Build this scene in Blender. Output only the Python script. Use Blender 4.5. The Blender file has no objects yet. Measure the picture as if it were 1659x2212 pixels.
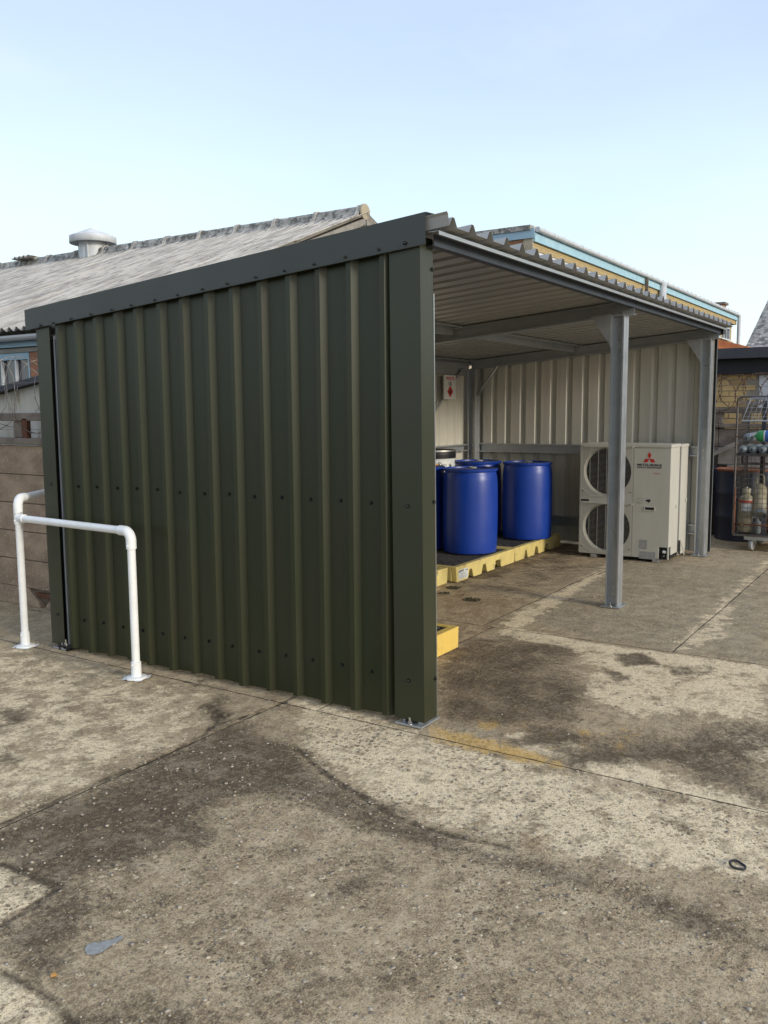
import bpy, bmesh, math, random
import numpy as np
from mathutils import Vector, Matrix
from mathutils.geometry import tessellate_polygon
R = math.radians
random.seed(7)
S = bpy.context.scene
C = S.collection
# ------------------------------------------------------------------ camera
CP = Vector((-3.7687, -2.1838, 1.6198)); YAW, PIT, ROL = .5747, -.1158, -.0069
fw = Vector((math.cos(PIT)*math.cos(YAW), math.cos(PIT)*math.sin(YAW), math.sin(PIT)))
rt = Vector((math.sin(YAW), -math.cos(YAW), 0)); up = rt.cross(fw)
rt2 = math.cos(ROL)*rt + math.sin(ROL)*up; up2 = -math.sin(ROL)*rt + math.cos(ROL)*up
cam = bpy.data.objects.new('camera', bpy.data.cameras.new('camera')); C.objects.link(cam)
cam.matrix_world = Matrix(((rt2.x, up2.x, -fw.x, CP.x), (rt2.y, up2.y, -fw.y, CP.y), (rt2.z, up2.z, -fw.z, CP.z), (0, 0, 0, 1)))
cam.data.sensor_fit = 'VERTICAL'; cam.data.sensor_height = 24; cam.data.lens = 1893.1/2212*24
cam.data.clip_start = .05; cam.data.clip_end = 2000
S.camera = cam
S.render.resolution_x, S.render.resolution_y = 768, 1024
FPX = 1893.1
def pix(u, v, z=0.0):
    """world point on the height z under a pixel of the 1659x2212 view of the photograph (used only to survey the ground)"""
    d = fw*FPX + rt2*(u-829.5) - up2*(v-1106); t = (z-CP.z)/d.z
    return (CP.x+d.x*t, CP.y+d.y*t)
# ------------------------------------------------------------------ world and sun
SUN_AZ, SUN_EL = R(-97), R(17)      # direction the light comes FROM (angle in the xy plane), elevation
w = bpy.data.worlds.new('World'); S.world = w; w.use_nodes = True
nt = w.node_tree; nt.nodes.clear()
sky = nt.nodes.new('ShaderNodeTexSky'); sky.sky_type = 'NISHITA'; sky.sun_disc = False
sky.sun_elevation = SUN_EL; sky.sun_rotation = math.pi/2 - SUN_AZ
sky.air_density = 1.0; sky.dust_density = 2.5; sky.ozone_density = 1.0; sky.altitude = 50
geo = nt.nodes.new('ShaderNodeTexCoord')
# thin high cloud over the sky, the same all the way round
nz = nt.nodes.new('ShaderNodeTexNoise'); nz.inputs['Scale'].default_value = 1.6; nz.inputs['Detail'].default_value = 6
mp = nt.nodes.new('ShaderNodeMapping'); mp.inputs['Scale'].default_value = (1, 1, 2.6)
rmp = nt.nodes.new('ShaderNodeMapRange'); rmp.inputs[1].default_value = .3; rmp.inputs[2].default_value = .7; rmp.inputs[3].default_value = .72; rmp.inputs[4].default_value = .92
sxyz = nt.nodes.new('ShaderNodeSeparateXYZ'); hz = nt.nodes.new('ShaderNodeValToRGB'); hz.color_ramp.interpolation = 'EASE'
E = hz.color_ramp.elements; E[0].position = 0; E[0].color = (.90, 1.0, .98, 1); E[1].position = 1; E[1].color = (.50, .60, .84, 1)
q = E.new(.18); q.color = (.76, .93, 1.02, 1); q = E.new(.42); q.color = (.56, .69, .98, 1)
sca = nt.nodes.new('ShaderNodeVectorMath'); sca.operation = 'SCALE'; sca.inputs['Scale'].default_value = 5.0
mixc = nt.nodes.new('ShaderNodeMix'); mixc.data_type = 'RGBA'
nt.links.new(geo.outputs['Generated'], sxyz.inputs[0]); nt.links.new(sxyz.outputs[2], hz.inputs[0]); nt.links.new(hz.outputs[0], sca.inputs[0]); nt.links.new(sca.outputs[0], mixc.inputs[7])
nt.links.new(geo.outputs['Generated'], mp.inputs[0]); nt.links.new(mp.outputs[0], nz.inputs['Vector'])
nt.links.new(nz.outputs['Fac'], rmp.inputs[0]); nt.links.new(rmp.outputs[0], mixc.inputs[0]); nt.links.new(sky.outputs[0], mixc.inputs[6])
bg = nt.nodes.new('ShaderNodeBackground'); bg.inputs['Strength'].default_value = .12
out = nt.nodes.new('ShaderNodeOutputWorld')
cl = nt.nodes.new('ShaderNodeTexNoise'); cl.inputs['Scale'].default_value = 1.1; cl.inputs['Detail'].default_value = 7; cl.inputs['Roughness'].default_value = .6
clr = nt.nodes.new('ShaderNodeMapRange'); clr.inputs[1].default_value = .45; clr.inputs[2].default_value = .72; clr.inputs[4].default_value = .55
mixd = nt.nodes.new('ShaderNodeMix'); mixd.data_type = 'RGBA'; mixd.inputs[7].default_value = (4.1, 4.45, 4.95, 1)
nt.links.new(mp.outputs[0], cl.inputs['Vector']); nt.links.new(cl.outputs['Fac'], clr.inputs[0]); nt.links.new(clr.outputs[0], mixd.inputs[0]); nt.links.new(mixc.outputs[2], mixd.inputs[6])
nt.links.new(mixd.outputs[2], bg.inputs['Color']); nt.links.new(bg.outputs[0], out.inputs[0])
sl = bpy.data.lights.new('sun', 'SUN'); sl.energy = 1.2; sl.angle = R(12); sl.color = (1, .95, .85)
sun = bpy.data.objects.new('sun', sl); C.objects.link(sun)
sd = Vector((math.cos(SUN_EL)*math.cos(SUN_AZ), math.cos(SUN_EL)*math.sin(SUN_AZ), math.sin(SUN_EL)))
sun.rotation_euler = sd.to_track_quat('Z', 'Y').to_euler()
S.view_settings.view_transform = 'Standard'; S.view_settings.look = 'None'
S.view_settings.exposure = 1.0; S.view_settings.gamma = 1; S.view_settings.use_curve_mapping = False

# ------------------------------------------------------------------ materials
def mat(name, col, rough=.6, metal=0, col2=None, nscale=6, stretch=(1, 1, 1), bump=0, bscale=60, spec=.5, fac=(.35, .65), detail=6, col3=None, n3=2, t3=(.5, .6)):
    m = bpy.data.materials.new(name); m.use_nodes = True; n = m.node_tree; b = n.nodes['Principled BSDF']
    b.inputs['Roughness'].default_value = rough; b.inputs['Metallic'].default_value = metal
    b.inputs['Specular IOR Level'].default_value = spec
    tc = n.nodes.new('ShaderNodeTexCoord'); mpn = n.nodes.new('ShaderNodeMapping'); mpn.inputs['Scale'].default_value = stretch
    gm = n.nodes.new('ShaderNodeNewGeometry'); n.links.new(gm.outputs['Position'], mpn.inputs[0])
    c1 = (*col, 1); c2 = (*(col2 or [c*.8 for c in col]), 1)
    no = n.nodes.new('ShaderNodeTexNoise'); no.inputs['Scale'].default_value = nscale; no.inputs['Detail'].default_value = detail; no.inputs['Roughness'].default_value = .62
    n.links.new(mpn.outputs[0], no.inputs['Vector'])
    mr = n.nodes.new('ShaderNodeMapRange'); mr.inputs[1].default_value, mr.inputs[2].default_value = fac
    n.links.new(no.outputs['Fac'], mr.inputs[0])
    mx = n.nodes.new('ShaderNodeMix'); mx.data_type = 'RGBA'; mx.inputs[6].default_value = c1; mx.inputs[7].default_value = c2
    n.links.new(mr.outputs[0], mx.inputs[0]); last = mx.outputs[2]
    if col3:
        no3 = n.nodes.new('ShaderNodeTexNoise'); no3.inputs['Scale'].default_value = n3; no3.inputs['Detail'].default_value = 8; no3.inputs['Roughness'].default_value = .7
        n.links.new(mpn.outputs[0], no3.inputs['Vector'])
        mr3 = n.nodes.new('ShaderNodeMapRange'); mr3.inputs[1].default_value, mr3.inputs[2].default_value = t3
        n.links.new(no3.outputs['Fac'], mr3.inputs[0])
        mx3 = n.nodes.new('ShaderNodeMix'); mx3.data_type = 'RGBA'; mx3.inputs[7].default_value = (*col3, 1)
        n.links.new(last, mx3.inputs[6]); n.links.new(mr3.outputs[0], mx3.inputs[0]); last = mx3.outputs[2]
    n.links.new(last, b.inputs['Base Color'])
    ra = n.nodes.new('ShaderNodeMapRange'); ra.inputs[3].default_value = max(rough-.08, .02); ra.inputs[4].default_value = min(rough+.1, 1)
    n.links.new(no.outputs['Fac'], ra.inputs[0]); n.links.new(ra.outputs[0], b.inputs['Roughness'])
    if bump:
        nb = n.nodes.new('ShaderNodeTexNoise'); nb.inputs['Scale'].default_value = bscale; nb.inputs['Detail'].default_value = 4
        n.links.new(mpn.outputs[0], nb.inputs['Vector'])
        bp = n.nodes.new('ShaderNodeBump'); bp.inputs['Strength'].default_value = 1; bp.inputs['Distance'].default_value = bump
        n.links.new(nb.outputs['Fac'], bp.inputs['Height']); n.links.new(bp.outputs[0], b.inputs['Normal'])
    return m
M = {}
M['green'] = mat('green_coated_steel', (.0215, .0275, .0085), .36, col2=(.0275, .0275, .0105), nscale=2.2, stretch=(1, 3, .6), bump=.0012, bscale=4, spec=.38)
M['trim'] = mat('dark_grey_green_trim', (.036, .038, .031), .38, col2=(.033, .035, .027), nscale=2, bump=.0004, bscale=4)
M['cornertrim'] = mat('green_corner_trim', (.029, .033, .014), .36, col2=(.032, .032, .017), nscale=2, bump=.0008, bscale=3, spec=.42)
M['liner'] = mat('beige_grey_sheet_back', (.56, .525, .44), .42, col2=(.49, .46, .385), nscale=4, stretch=(4, 4, .3), bump=.0006, bscale=9)
M['roofsheet'] = mat('grey_roof_sheet', (.36, .355, .33), .34, col2=(.30, .295, .275), nscale=4, stretch=(5, .4, 4), bump=.0005, bscale=9)
M['galv'] = mat('galvanised_steel', (.43, .445, .45), .40, metal=.7, col2=(.50, .51, .51), nscale=9, detail=4, fac=(.3, .7), bump=.0002, bscale=30)
M['shadesteel'] = mat('shade_toned_steel', (.05, .058, .07), .5, metal=.3)  # darker steel puts the shade on the eaves web into its colour
M['zinc'] = mat('zinc_bolt', (.6, .6, .57), .3, metal=.9)
M['screw'] = mat('dark_screw_head', (.012, .014, .012), .35)
M['blue'] = mat('blue_plastic', (.006, .038, .265), .36, col2=(.009, .043, .28), nscale=5, spec=.45, bump=.0012, bscale=7, col3=(.03, .06, .26), n3=30, t3=(.68, .8))
M['bluelid'] = mat('dusty_blue_lid', (.012, .03, .16), .5, col2=(.10, .10, .10), nscale=7, fac=(.4, .6))
M['yellow'] = mat('yellow_poly', (.74, .50, .11), .45, col2=(.68, .46, .11), nscale=8, col3=(.12, .10, .06), n3=7, t3=(.60, .74), bump=.001, bscale=20)
M['yellowp'] = mat('faded_yellow_poly', (.66, .53, .19), .5, col2=(.56, .44, .16), nscale=8, col3=(.10, .085, .06), n3=9, t3=(.56, .72), bump=.001, bscale=20)
M['grate'] = mat('dark_grating', (.035, .032, .03), .7, col2=(.09, .085, .08), nscale=20)
M['ac'] = mat('cream_painted_casing', (.50, .48, .41), .42, col2=(.46, .435, .37), nscale=5, stretch=(1, 1, .4), bump=.0003, bscale=20, col3=(.34, .31, .25), n3=12, t3=(.68, .85))
M['acdark'] = mat('black_fan_recess', (.006, .006, .007), .6)
M['black'] = mat('black_plastic', (.012, .012, .013), .4)
M['red'] = mat('red_print', (.55, .02, .015), .45)
M['print'] = mat('black_print', (.02, .02, .02), .5)
M['pinkprint'] = mat('faded_red_print', (.52, .28, .23), .5)
M['label'] = mat('white_label', (.62, .62, .60), .45, col2=(.55, .55, .52), nscale=30)
M['greylabel'] = mat('grey_label', (.33, .33, .31), .5, col2=(.25, .25, .24), nscale=60)
M['whitepaint'] = mat('white_gloss_paint', (.84, .84, .81), .28, col2=(.76, .75, .71), nscale=10, bump=.0008, bscale=40, col3=(.45, .40, .33), n3=16, t3=(.70, .78))
M['whiteplastic'] = mat('white_pail_plastic', (.68, .68, .64), .4)
M['wood'] = mat('varnished_wood', (.50, .27, .07), .4, col2=(.40, .20, .05), nscale=12, stretch=(1, 5, 5))
M['fence'] = mat('aged_concrete_panel', (.36, .255, .165), .95, col2=(.21, .145, .095), nscale=4, stretch=(1, 1, 1.6), bump=.004, bscale=90, col3=(.55, .46, .33), n3=45, t3=(.58, .66))
M['fencedark'] = mat('mossy_dark_concrete', (.13, .10, .075), .95, col2=(.22, .18, .14), nscale=7, bump=.004, bscale=80, col3=(.34, .29, .22), n3=50, t3=(.62, .7))
M['fencepale'] = mat('pale_concrete_block', (.30, .275, .235), .95, col2=(.22, .20, .17), nscale=6, bump=.003, bscale=70)
M['rust'] = mat('rusty_steel', (.14, .045, .015), .9, col2=(.06, .025, .015), nscale=20)
M['rustwire'] = mat('rusty_wire', (.06, .032, .02), .8, col2=(.11, .06, .04), nscale=40)
M['wire'] = mat('dull_galvanised_wire', (.30, .27, .24), .6, metal=.4, col2=(.16, .13, .11), nscale=30)
M['asbestos'] = mat('weathered_fibre_cement', (.54, .50, .43), .95, col2=(.30, .275, .235), nscale=3.2, stretch=(.5, 4, .5), bump=.006, bscale=25, col3=(.15, .135, .11), n3=6, t3=(.54, .66), detail=10, fac=(.4, .6))
M['asbdark'] = mat('lichened_ridge', (.36, .34, .30), .95, col2=(.12, .115, .10), nscale=7, fac=(.42, .58), bump=.006, bscale=25, col3=(.58, .56, .51), n3=9, t3=(.56, .64))
M['render'] = mat('buff_render', (.42, .36, .25), .9, col2=(.30, .25, .17), nscale=2.5, bump=.003, bscale=30)
M['gutter'] = mat('grey_white_gutter', (.56, .57, .57), .45, col2=(.48, .49, .49), nscale=4)
M['bluepaint'] = mat('pale_blue_board', (.32, .45, .52), .6, col2=(.27, .40, .48), nscale=3, stretch=(1, .4, 4))
M['bluepeel'] = mat('peeling_blue_board', (.38, .57, .64), .7, col2=(.30, .49, .58), nscale=3, col3=(.20, .19, .15), n3=4, t3=(.62, .68))
M['glass'] = mat('dark_window_glass', (.06, .065, .07), .08, spec=.8)
M['winwhite'] = mat('white_window_paint', (.66, .68, .68), .5)
M['brickred'] = mat('orange_red_brick', (.36, .155, .075), .9, col2=(.28, .115, .06), nscale=9, bump=.002, bscale=60)
M['brickyel'] = mat('yellow_brick', (.66, .46, .20), .9, col2=(.56, .38, .165), nscale=6, bump=.002, bscale=60)
M['brickyel2'] = mat('browned_yellow_brick', (.50, .33, .15), .9, col2=(.38, .25, .12), nscale=6, bump=.002, bscale=60)
M['mortar'] = mat('mortar', (.36, .31, .24), .95, col2=(.28, .24, .18), nscale=12)
M['felt'] = mat('black_felt_fascia', (.028, .028, .034), .6, col2=(.04, .04, .045), nscale=5)
M['soffit'] = mat('shade_black_soffit', (.012, .012, .014), .7)  # blacker than the fascia: the soffit shadow is put into the colour
M['terra'] = mat('orange_tile_edge', (.90, .27, .08), .7, col2=(.52, .16, .06), nscale=5)
M['whiteboard'] = mat('white_board', (.68, .68, .68), .6, col2=(.58, .58, .56), nscale=4)
M['whitewall'] = mat('stained_white_wall', (.52, .49, .42), .85, col2=(.40, .36, .28), nscale=3, stretch=(1, 3, .7), col3=(.26, .20, .12), n3=3, t3=(.58, .68))
M['navy'] = mat('navy_steel_drum', (.012, .018, .040), .45, col2=(.018, .022, .04), nscale=6)
M['rustlid'] = mat('rusty_drum_rim', (.26, .09, .035), .85, col2=(.12, .05, .03), nscale=12)
M['cage'] = mat('tarnished_cage_wire', (.15, .14, .13), .5, metal=.6, col2=(.10, .06, .04), nscale=14, fac=(.5, .7))
M['cylgreen'] = mat('green_cylinder_paint', (.05, .35, .11), .4)
M['cylblue'] = mat('blue_cylinder_paint', (.03, .13, .42), .4)
M['cylgrey'] = mat('grey_cylinder_paint', (.24, .27, .27), .45, col2=(.17, .19, .19), nscale=12)
M['cylcream'] = mat('cream_cylinder_paint', (.42, .37, .25), .5, col2=(.22, .18, .11), nscale=10)
M['rubber'] = mat('grey_rubber', (.30, .30, .29), .7)
M['moss'] = mat('dark_moss', (.07, .07, .035), .95)
M['leaf'] = mat('dead_leaf', (.10, .06, .03), .9)
M['pebble'] = mat('pale_pebble', (.42, .36, .27), .85, col2=(.16, .13, .10), nscale=55, fac=(.42, .58), detail=2)

# ------------------------------------------------------------------ mesh helper
class MB:
    def __init__(s): s.v = []; s.f = []; s.sm = []
    def add(s, vs, fs, sm=False):
        o = len(s.v); s.v += [tuple(v) for v in vs]
        for f in fs: s.f.append([i+o for i in f]); s.sm.append(sm)
        return s
    def box(s, x0, x1, y0, y1, z0, z1):
        return s.add([(x, y, z) for x in (x0, x1) for y in (y0, y1) for z in (z0, z1)],
                     [(0, 1, 3, 2), (4, 6, 7, 5), (0, 4, 5, 1), (2, 3, 7, 6), (0, 2, 6, 4), (1, 5, 7, 3)])
    def hexa(s, a, b):
        """two quads (lists of 4 points) joined to a solid"""
        return s.add(list(a)+list(b), [(0, 3, 2, 1), (4, 5, 6, 7), (0, 1, 5, 4), (1, 2, 6, 5), (2, 3, 7, 6), (3, 0, 4, 7)])
    def prism(s, poly, d, closed=True):
        """closed 3D polygon swept by vector d"""
        n = len(poly); P = [Vector(p) for p in poly]; d = Vector(d)
        s.add(P+[p+d for p in P], [(i, (i+1) % n, (i+1) % n+n, i+n) for i in range(n)])
        tri = tessellate_polygon([P]); o = len(s.v)-2*n
        for t in tri:
            s.f.append([o+i for i in t]); s.sm.append(False); s.f.append([o+n+i for i in reversed(t)]); s.sm.append(False)
        return s
    def strip(s, pts, d, th=None):
        """open profile swept by d; with thickness vector th it becomes a solid sheet"""
        P = [Vector(p) for p in pts]; d = Vector(d); n = len(P)
        if th is None:
            return s.add(P+[p+d for p in P], [(i, i+1, i+1+n, i+n) for i in range(n-1)])
        th = Vector(th); Q = [p+th for p in P]
        vs = P+[p+d for p in P]+Q+[q+d for q in Q]; fs = []
        for i in range(n-1):
            fs += [(i, i+1, i+1+n, i+n), (2*n+i, 3*n+i, 3*n+i+1, 2*n+i+1), (i, 2*n+i, 2*n+i+1, i+1), (n+i, n+i+1, 3*n+i+1, 3*n+i)]
        fs += [(0, n, 3*n, 2*n), (n-1, 3*n-1, 4*n-1, 2*n-1)]
        return s.add(vs, fs)
    def tube(s, pts, r, seg=8, cap=True):
        P = [Vector(p) for p in pts]; n = len(P); rr = r if isinstance(r, (list, tuple)) else [r]*n
        vs = []; prev = None
        for i, p in enumerate(P):
            t = (P[min(i+1, n-1)]-P[max(i-1, 0)]).normalized()
            if prev is None:
                a = t.orthogonal().normalized()
            else:
                a = (prev - t*prev.dot(t)).normalized()
            prev = a; b = t.cross(a)
            for k in range(seg):
                th = 2*math.pi*k/seg; vs.append(p+(a*math.cos(th)+b*math.sin(th))*rr[i])
        fs = [(i*seg+k, i*seg+(k+1) % seg, (i+1)*seg+(k+1) % seg, (i+1)*seg+k) for i in range(n-1) for k in range(seg)]
        o = len(s.v); s.add(vs, fs, True)
        if cap:
            s.f.append([o+k for k in reversed(range(seg))]); s.sm.append(False)
            s.f.append([o+(n-1)*seg+k for k in range(seg)]); s.sm.append(False)
        return s
    def lathe(s, prof, c=(0, 0, 0), ax=(0, 0, 1), seg=24):
        """prof: list of (radius, height) along axis ax from c"""
        ax = Vector(ax).normalized(); a = ax.orthogonal().normalized(); b = ax.cross(a); c = Vector(c)
        vs = [c+ax*h+(a*math.cos(2*math.pi*k/seg)+b*math.sin(2*math.pi*k/seg))*r for r, h in prof for k in range(seg)]
        n = len(prof)
        return s.add(vs, [(i*seg+k, i*seg+(k+1) % seg, (i+1)*seg+(k+1) % seg, (i+1)*seg+k) for i in range(n-1) for k in range(seg)], True)
    def data(s, name, off=(0, 0, 0)):
        me = bpy.data.meshes.new(name); o = Vector(off)
        me.from_pydata([Vector(v)-o for v in s.v], [], s.f); me.polygons.foreach_set('use_smooth', s.sm); me.update()
        return me
def org(parent):
    v = Vector((0, 0, 0))
    while parent: v += parent.location; parent = parent.parent
    return v
def link(name, me, m, parent=None, at=(0, 0, 0)):
    o = bpy.data.objects.new(name, me); C.objects.link(o)
    if m is not None and not me.materials: me.materials.append(m)
    if parent: o.parent = parent
    o.location = Vector(at)
    return o
def fix(me, sharp=R(35)):
    b = bmesh.new(); b.from_mesh(me); bmesh.ops.recalc_face_normals(b, faces=b.faces)
    for e in b.edges:
        if len(e.link_faces) == 2 and e.calc_face_angle(0) > sharp: e.smooth = False
    b.to_mesh(me); b.free(); return me
def part(name, mb, m, parent, bevel=0, seg=2, label=None, kind=None):
    """mb is in world coordinates; the object sits at the middle of its mesh under parent"""
    lo = Vector([min(v[i] for v in mb.v) for i in range(3)]); hi = Vector([max(v[i] for v in mb.v) for i in range(3)])
    c = Vector(((lo.x+hi.x)/2, (lo.y+hi.y)/2, lo.z))
    me = fix(mb.data(name, c)); o = link(name, me, m, parent, c-org(parent))
    if bevel:
        md = o.modifiers.new('b', 'BEVEL'); md.width = bevel; md.segments = seg; md.limit_method = 'ANGLE'; md.angle_limit = R(40)
    if label: o['label'] = label
    if kind: o['kind'] = kind
    return o
def inst(name, me, m, parent, at, rot=None):
    o = link(name, me, m, parent, Vector(at)-org(parent))
    if rot is not None: o.rotation_euler = rot
    return o
def thing(name, label, cat, at=(0, 0, 0), group=None):
    o = bpy.data.objects.new(name, None); C.objects.link(o); o.location = at; o.empty_display_size = .1
    o['label'] = label; o['category'] = cat
    if group: o['group'] = group
    return o
def tag(o, label, cat, group=None):
    o['label'] = label; o['category'] = cat
    if group: o['group'] = group
    return o
def text(name, body, size, m, parent, origin, xdir, updir, width=None, depth=.0006, align='CENTER', xs=1):
    cu = bpy.data.curves.new('t', 'FONT'); cu.body = body; cu.size = size; cu.align_x = align; cu.align_y = 'CENTER'; cu.extrude = depth; cu.offset = size*.012
    to = bpy.data.objects.new('t', cu); C.objects.link(to)
    dg = bpy.context.evaluated_depsgraph_get(); me = bpy.data.meshes.new_from_object(to.evaluated_get(dg))
    C.objects.unlink(to); bpy.data.objects.remove(to)
    xd = Vector(xdir).normalized(); ud = Vector(updir).normalized(); zd = xd.cross(ud)
    xsv = [v.co.x for v in me.vertices]; k = xs
    if width and xsv: k = width/(max(xsv)-min(xsv))
    o0 = Vector(origin)
    for v in me.vertices: v.co = xd*v.co.x*k+ud*v.co.y+zd*v.co.z
    me.update(); me.materials.clear()
    return link(name, me, m, parent, o0-org(parent))

# ------------------------------------------------------------------ ground: slabs of old concrete
def seg_sd(X, Y, poly):
    """signed distance to a polygon, positive inside"""
    P = np.array(poly); n = len(P); d = np.full(X.shape, 1e9); ins = np.zeros(X.shape, bool)
    for i in range(n):
        a = P[i]; b = P[(i+1) % n]; e = b-a; px = X-a[0]; py = Y-a[1]
        t = np.clip((px*e[0]+py*e[1])/max((e**2).sum(), 1e-9), 0, 1)
        d = np.minimum(d, np.hypot(px-t*e[0], py-t*e[1]))
        c = ((a[1] > Y) != (b[1] > Y)) & (X < (b[0]-a[0])*(Y-a[1])/((b[1]-a[1]) if abs(b[1]-a[1]) > 1e-9 else 1e-9)+a[0]); ins ^= c
    return np.where(ins, d, -d)
def line_d(X, Y, pts):
    P = np.array(pts); d = np.full(X.shape, 1e9)
    for a, b in zip(P[:-1], P[1:]):
        e = b-a; px = X-a[0]; py = Y-a[1]; t = np.clip((px*e[0]+py*e[1])/(e**2).sum(), 0, 1)
        d = np.minimum(d, np.hypot(px-t*e[0], py-t*e[1]))
    return d
def W(*pp): return [pix(u, v) for u, v in pp]
AREAS = [  # channel, pixel polygon surveyed in the photograph, softness in metres, strength
    ('dark', W((-60, 1790), (0, 1782), (230, 1690), (440, 1592), (470, 1560), (540, 1570), (640, 1640), (720, 1690), (860, 1755), (845, 1775), (700, 1735), (560, 1705), (480, 1722), (430, 1810), (330, 1850), (130, 1912), (0, 1862), (-60, 1835)), .10, 1.0),
    ('dark', W((-60, 2020), (0, 1995), (130, 1912), (230, 1960), (150, 2050), (60, 2120), (0, 2075), (-60, 2050)), .10, .7),
    ('dark', W((480, 1590), (600, 1600), (720, 1690), (840, 1755), (1000, 1820), (1150, 1855), (1400, 1925), (1659, 2030), (1659, 2060), (1380, 1960), (1100, 1880), (820, 1800), (640, 1730), (560, 1660)), .05, .75),
    ('dark', W((430, 1530), (480, 1500), (500, 1540), (470, 1570)), .04, .8),
    ('dark', W((0, 1520), (60, 1530), (80, 1580), (0, 1590)), .06, .5), ('dark', W((0, 1625), (40, 1640), (0, 1690)), .05, .7),
    ('dark', W((740, 1860), (860, 1830), (900, 1870), (700, 1960)), .06, .5), ('dark', W((530, 1840), (640, 1810), (660, 1840), (560, 1870)), .05, .5),
    ('dark', W((1040, 1980), (1180, 1990), (1160, 2040), (1050, 2030)), .06, .45), ('dark', W((0, 2212), (160, 2140), (420, 2170), (640, 2260), (0, 2300)), .12, .45),
    ('dark', W((400, 2110), (700, 2060), (900, 2130), (700, 2212), (350, 2212)), .12, .3),
    # inside the shelter and beyond the joint
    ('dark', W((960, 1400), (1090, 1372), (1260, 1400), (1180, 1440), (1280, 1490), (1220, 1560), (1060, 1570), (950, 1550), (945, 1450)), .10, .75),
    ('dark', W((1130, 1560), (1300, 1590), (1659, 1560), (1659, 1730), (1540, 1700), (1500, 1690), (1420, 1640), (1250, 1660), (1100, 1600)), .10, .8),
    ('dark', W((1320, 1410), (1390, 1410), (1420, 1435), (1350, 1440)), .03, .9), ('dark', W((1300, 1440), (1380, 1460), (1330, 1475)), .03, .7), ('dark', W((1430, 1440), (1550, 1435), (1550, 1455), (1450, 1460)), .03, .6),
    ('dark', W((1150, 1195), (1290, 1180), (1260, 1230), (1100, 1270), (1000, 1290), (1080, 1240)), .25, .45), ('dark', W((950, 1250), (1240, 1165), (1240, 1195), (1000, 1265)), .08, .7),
    ('pale', W((1090, 1352), (1260, 1385), (1400, 1405), (1659, 1440), (1659, 1470), (1400, 1425), (1240, 1402), (1080, 1372)), .03, 1.0),
    ('pale', W((1250, 1410), (1420, 1410), (1659, 1440), (1659, 1560), (1500, 1540), (1350, 1545), (1240, 1490), (1290, 1450)), .10, .75),
    ('pale', W((1100, 1585), (1260, 1600), (1230, 1625), (1380, 1640), (1470, 1680), (1659, 1730), (1659, 1770), (1400, 1695), (1200, 1645), (1130, 1620)), .05, .85),
    ('pale', W((1540, 1590), (1659, 1580), (1659, 1650), (1590, 1625)), .05, .8),
    ('pale', W((1085, 1345), (1160, 1300), (1240, 1260), (1320, 1215), (1325, 1225), (1250, 1275), (1180, 1320), (1110, 1360)), .05, .9),
    ('pale', W((1455, 1405), (1475, 1375), (1560, 1290), (1659, 1210), (1659, 1218), (1580, 1300), (1570, 1370), (1500, 1400)), .06, .6),
    ('pale', W((945, 1600), (1190, 1660), (1659, 1785), (1659, 1900), (1300, 1850), (1120, 1810), (860, 1740), (660, 1610), (640, 1510), (760, 1535), (860, 1570)), .07, .8),
    ('pale', W((0, 1868), (122, 1912), (0, 1985), (-60, 1990), (-60, 1860)), .015, 1.3), ('pale', W((0, 2085), (120, 2160), (160, 2240), (-60, 2240), (-60, 2080)), .03, .9),
    ('pale', W((-80, 1400), (110, 1420), (290, 1480), (440, 1500), (420, 1580), (200, 1680), (-80, 1780)), .15, .50),
    ('grey', W((0, 1330), (120, 1310), (150, 1390), (260, 1450), (200, 1480), (60, 1420), (0, 1400)), .12, .7), ('grey', W((940, 1560), (990, 1540), (1090, 1555), (1100, 1590), (1020, 1600)), .06, .6),
    ('grey', W((1090, 1330), (1330, 1200), (1659, 1190), (1659, 1435), (1450, 1405), (1260, 1380)), .15, .8), ('grey', W((1380, 1510), (1480, 1500), (1500, 1560), (1400, 1570)), .06, .5),
    ('grey', W((183, 2050), (200, 2035), (250, 2032), (225, 2060), (190, 2062)), .008, 1.0), ('grey', W((260, 1985), (330, 1970), (330, 1990), (270, 2000)), .03, .5),
    ('yellow', W((935, 1570), (1010, 1585), (1140, 1620), (1230, 1655), (1150, 1650), (935, 1597)), .06, .9), ('yellow', W((1030, 1545), (1080, 1545), (1075, 1572), (1035, 1575)), .02, .8),
    ('yellow', W((1100, 1560), (1380, 1570), (1420, 1640), (1160, 1625)), .12, .28),
    ('brown', W((945, 1260), (1060, 1280), (1150, 1300), (1080, 1345), (990, 1410), (945, 1500)), .15, .8), ('brown', W((440, 1750), (520, 1700), (700, 1830), (640, 1900), (480, 1880)), .15, .3),
    ('brown', W((945, 1460), (1120, 1480), (1240, 1560), (1100, 1590), (945, 1560)), .1, .6), ('brown', W((1130, 1800), (1180, 1790), (1190, 1830), (1140, 1840)), .04, .9),
]
CRACKS = [W((0, 1780), (120, 1728), (250, 1672), (330, 1640), (438, 1590), (462, 1566), (540, 1545), (640, 1503)), W((640, 1615), (700, 1668), (760, 1705), (850, 1760), (930, 1790), (1100, 1832)), W((393, 1468), (425, 1480), (436, 1466)), W((430, 1532), (446, 1520), (470, 1560), (500, 1540)), W((450, 1520), (485, 1555)), W((0, 1320), (40, 1312), (90, 1320)), 
          W((130, 1915), (0, 1998)), W((0, 1862), (130, 1915)), W((0, 2100), (80, 2130), (160, 2212)), W((1290, 1240), (1360, 1210), (1480, 1160))]
rng = np.random.default_rng(3)
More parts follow.
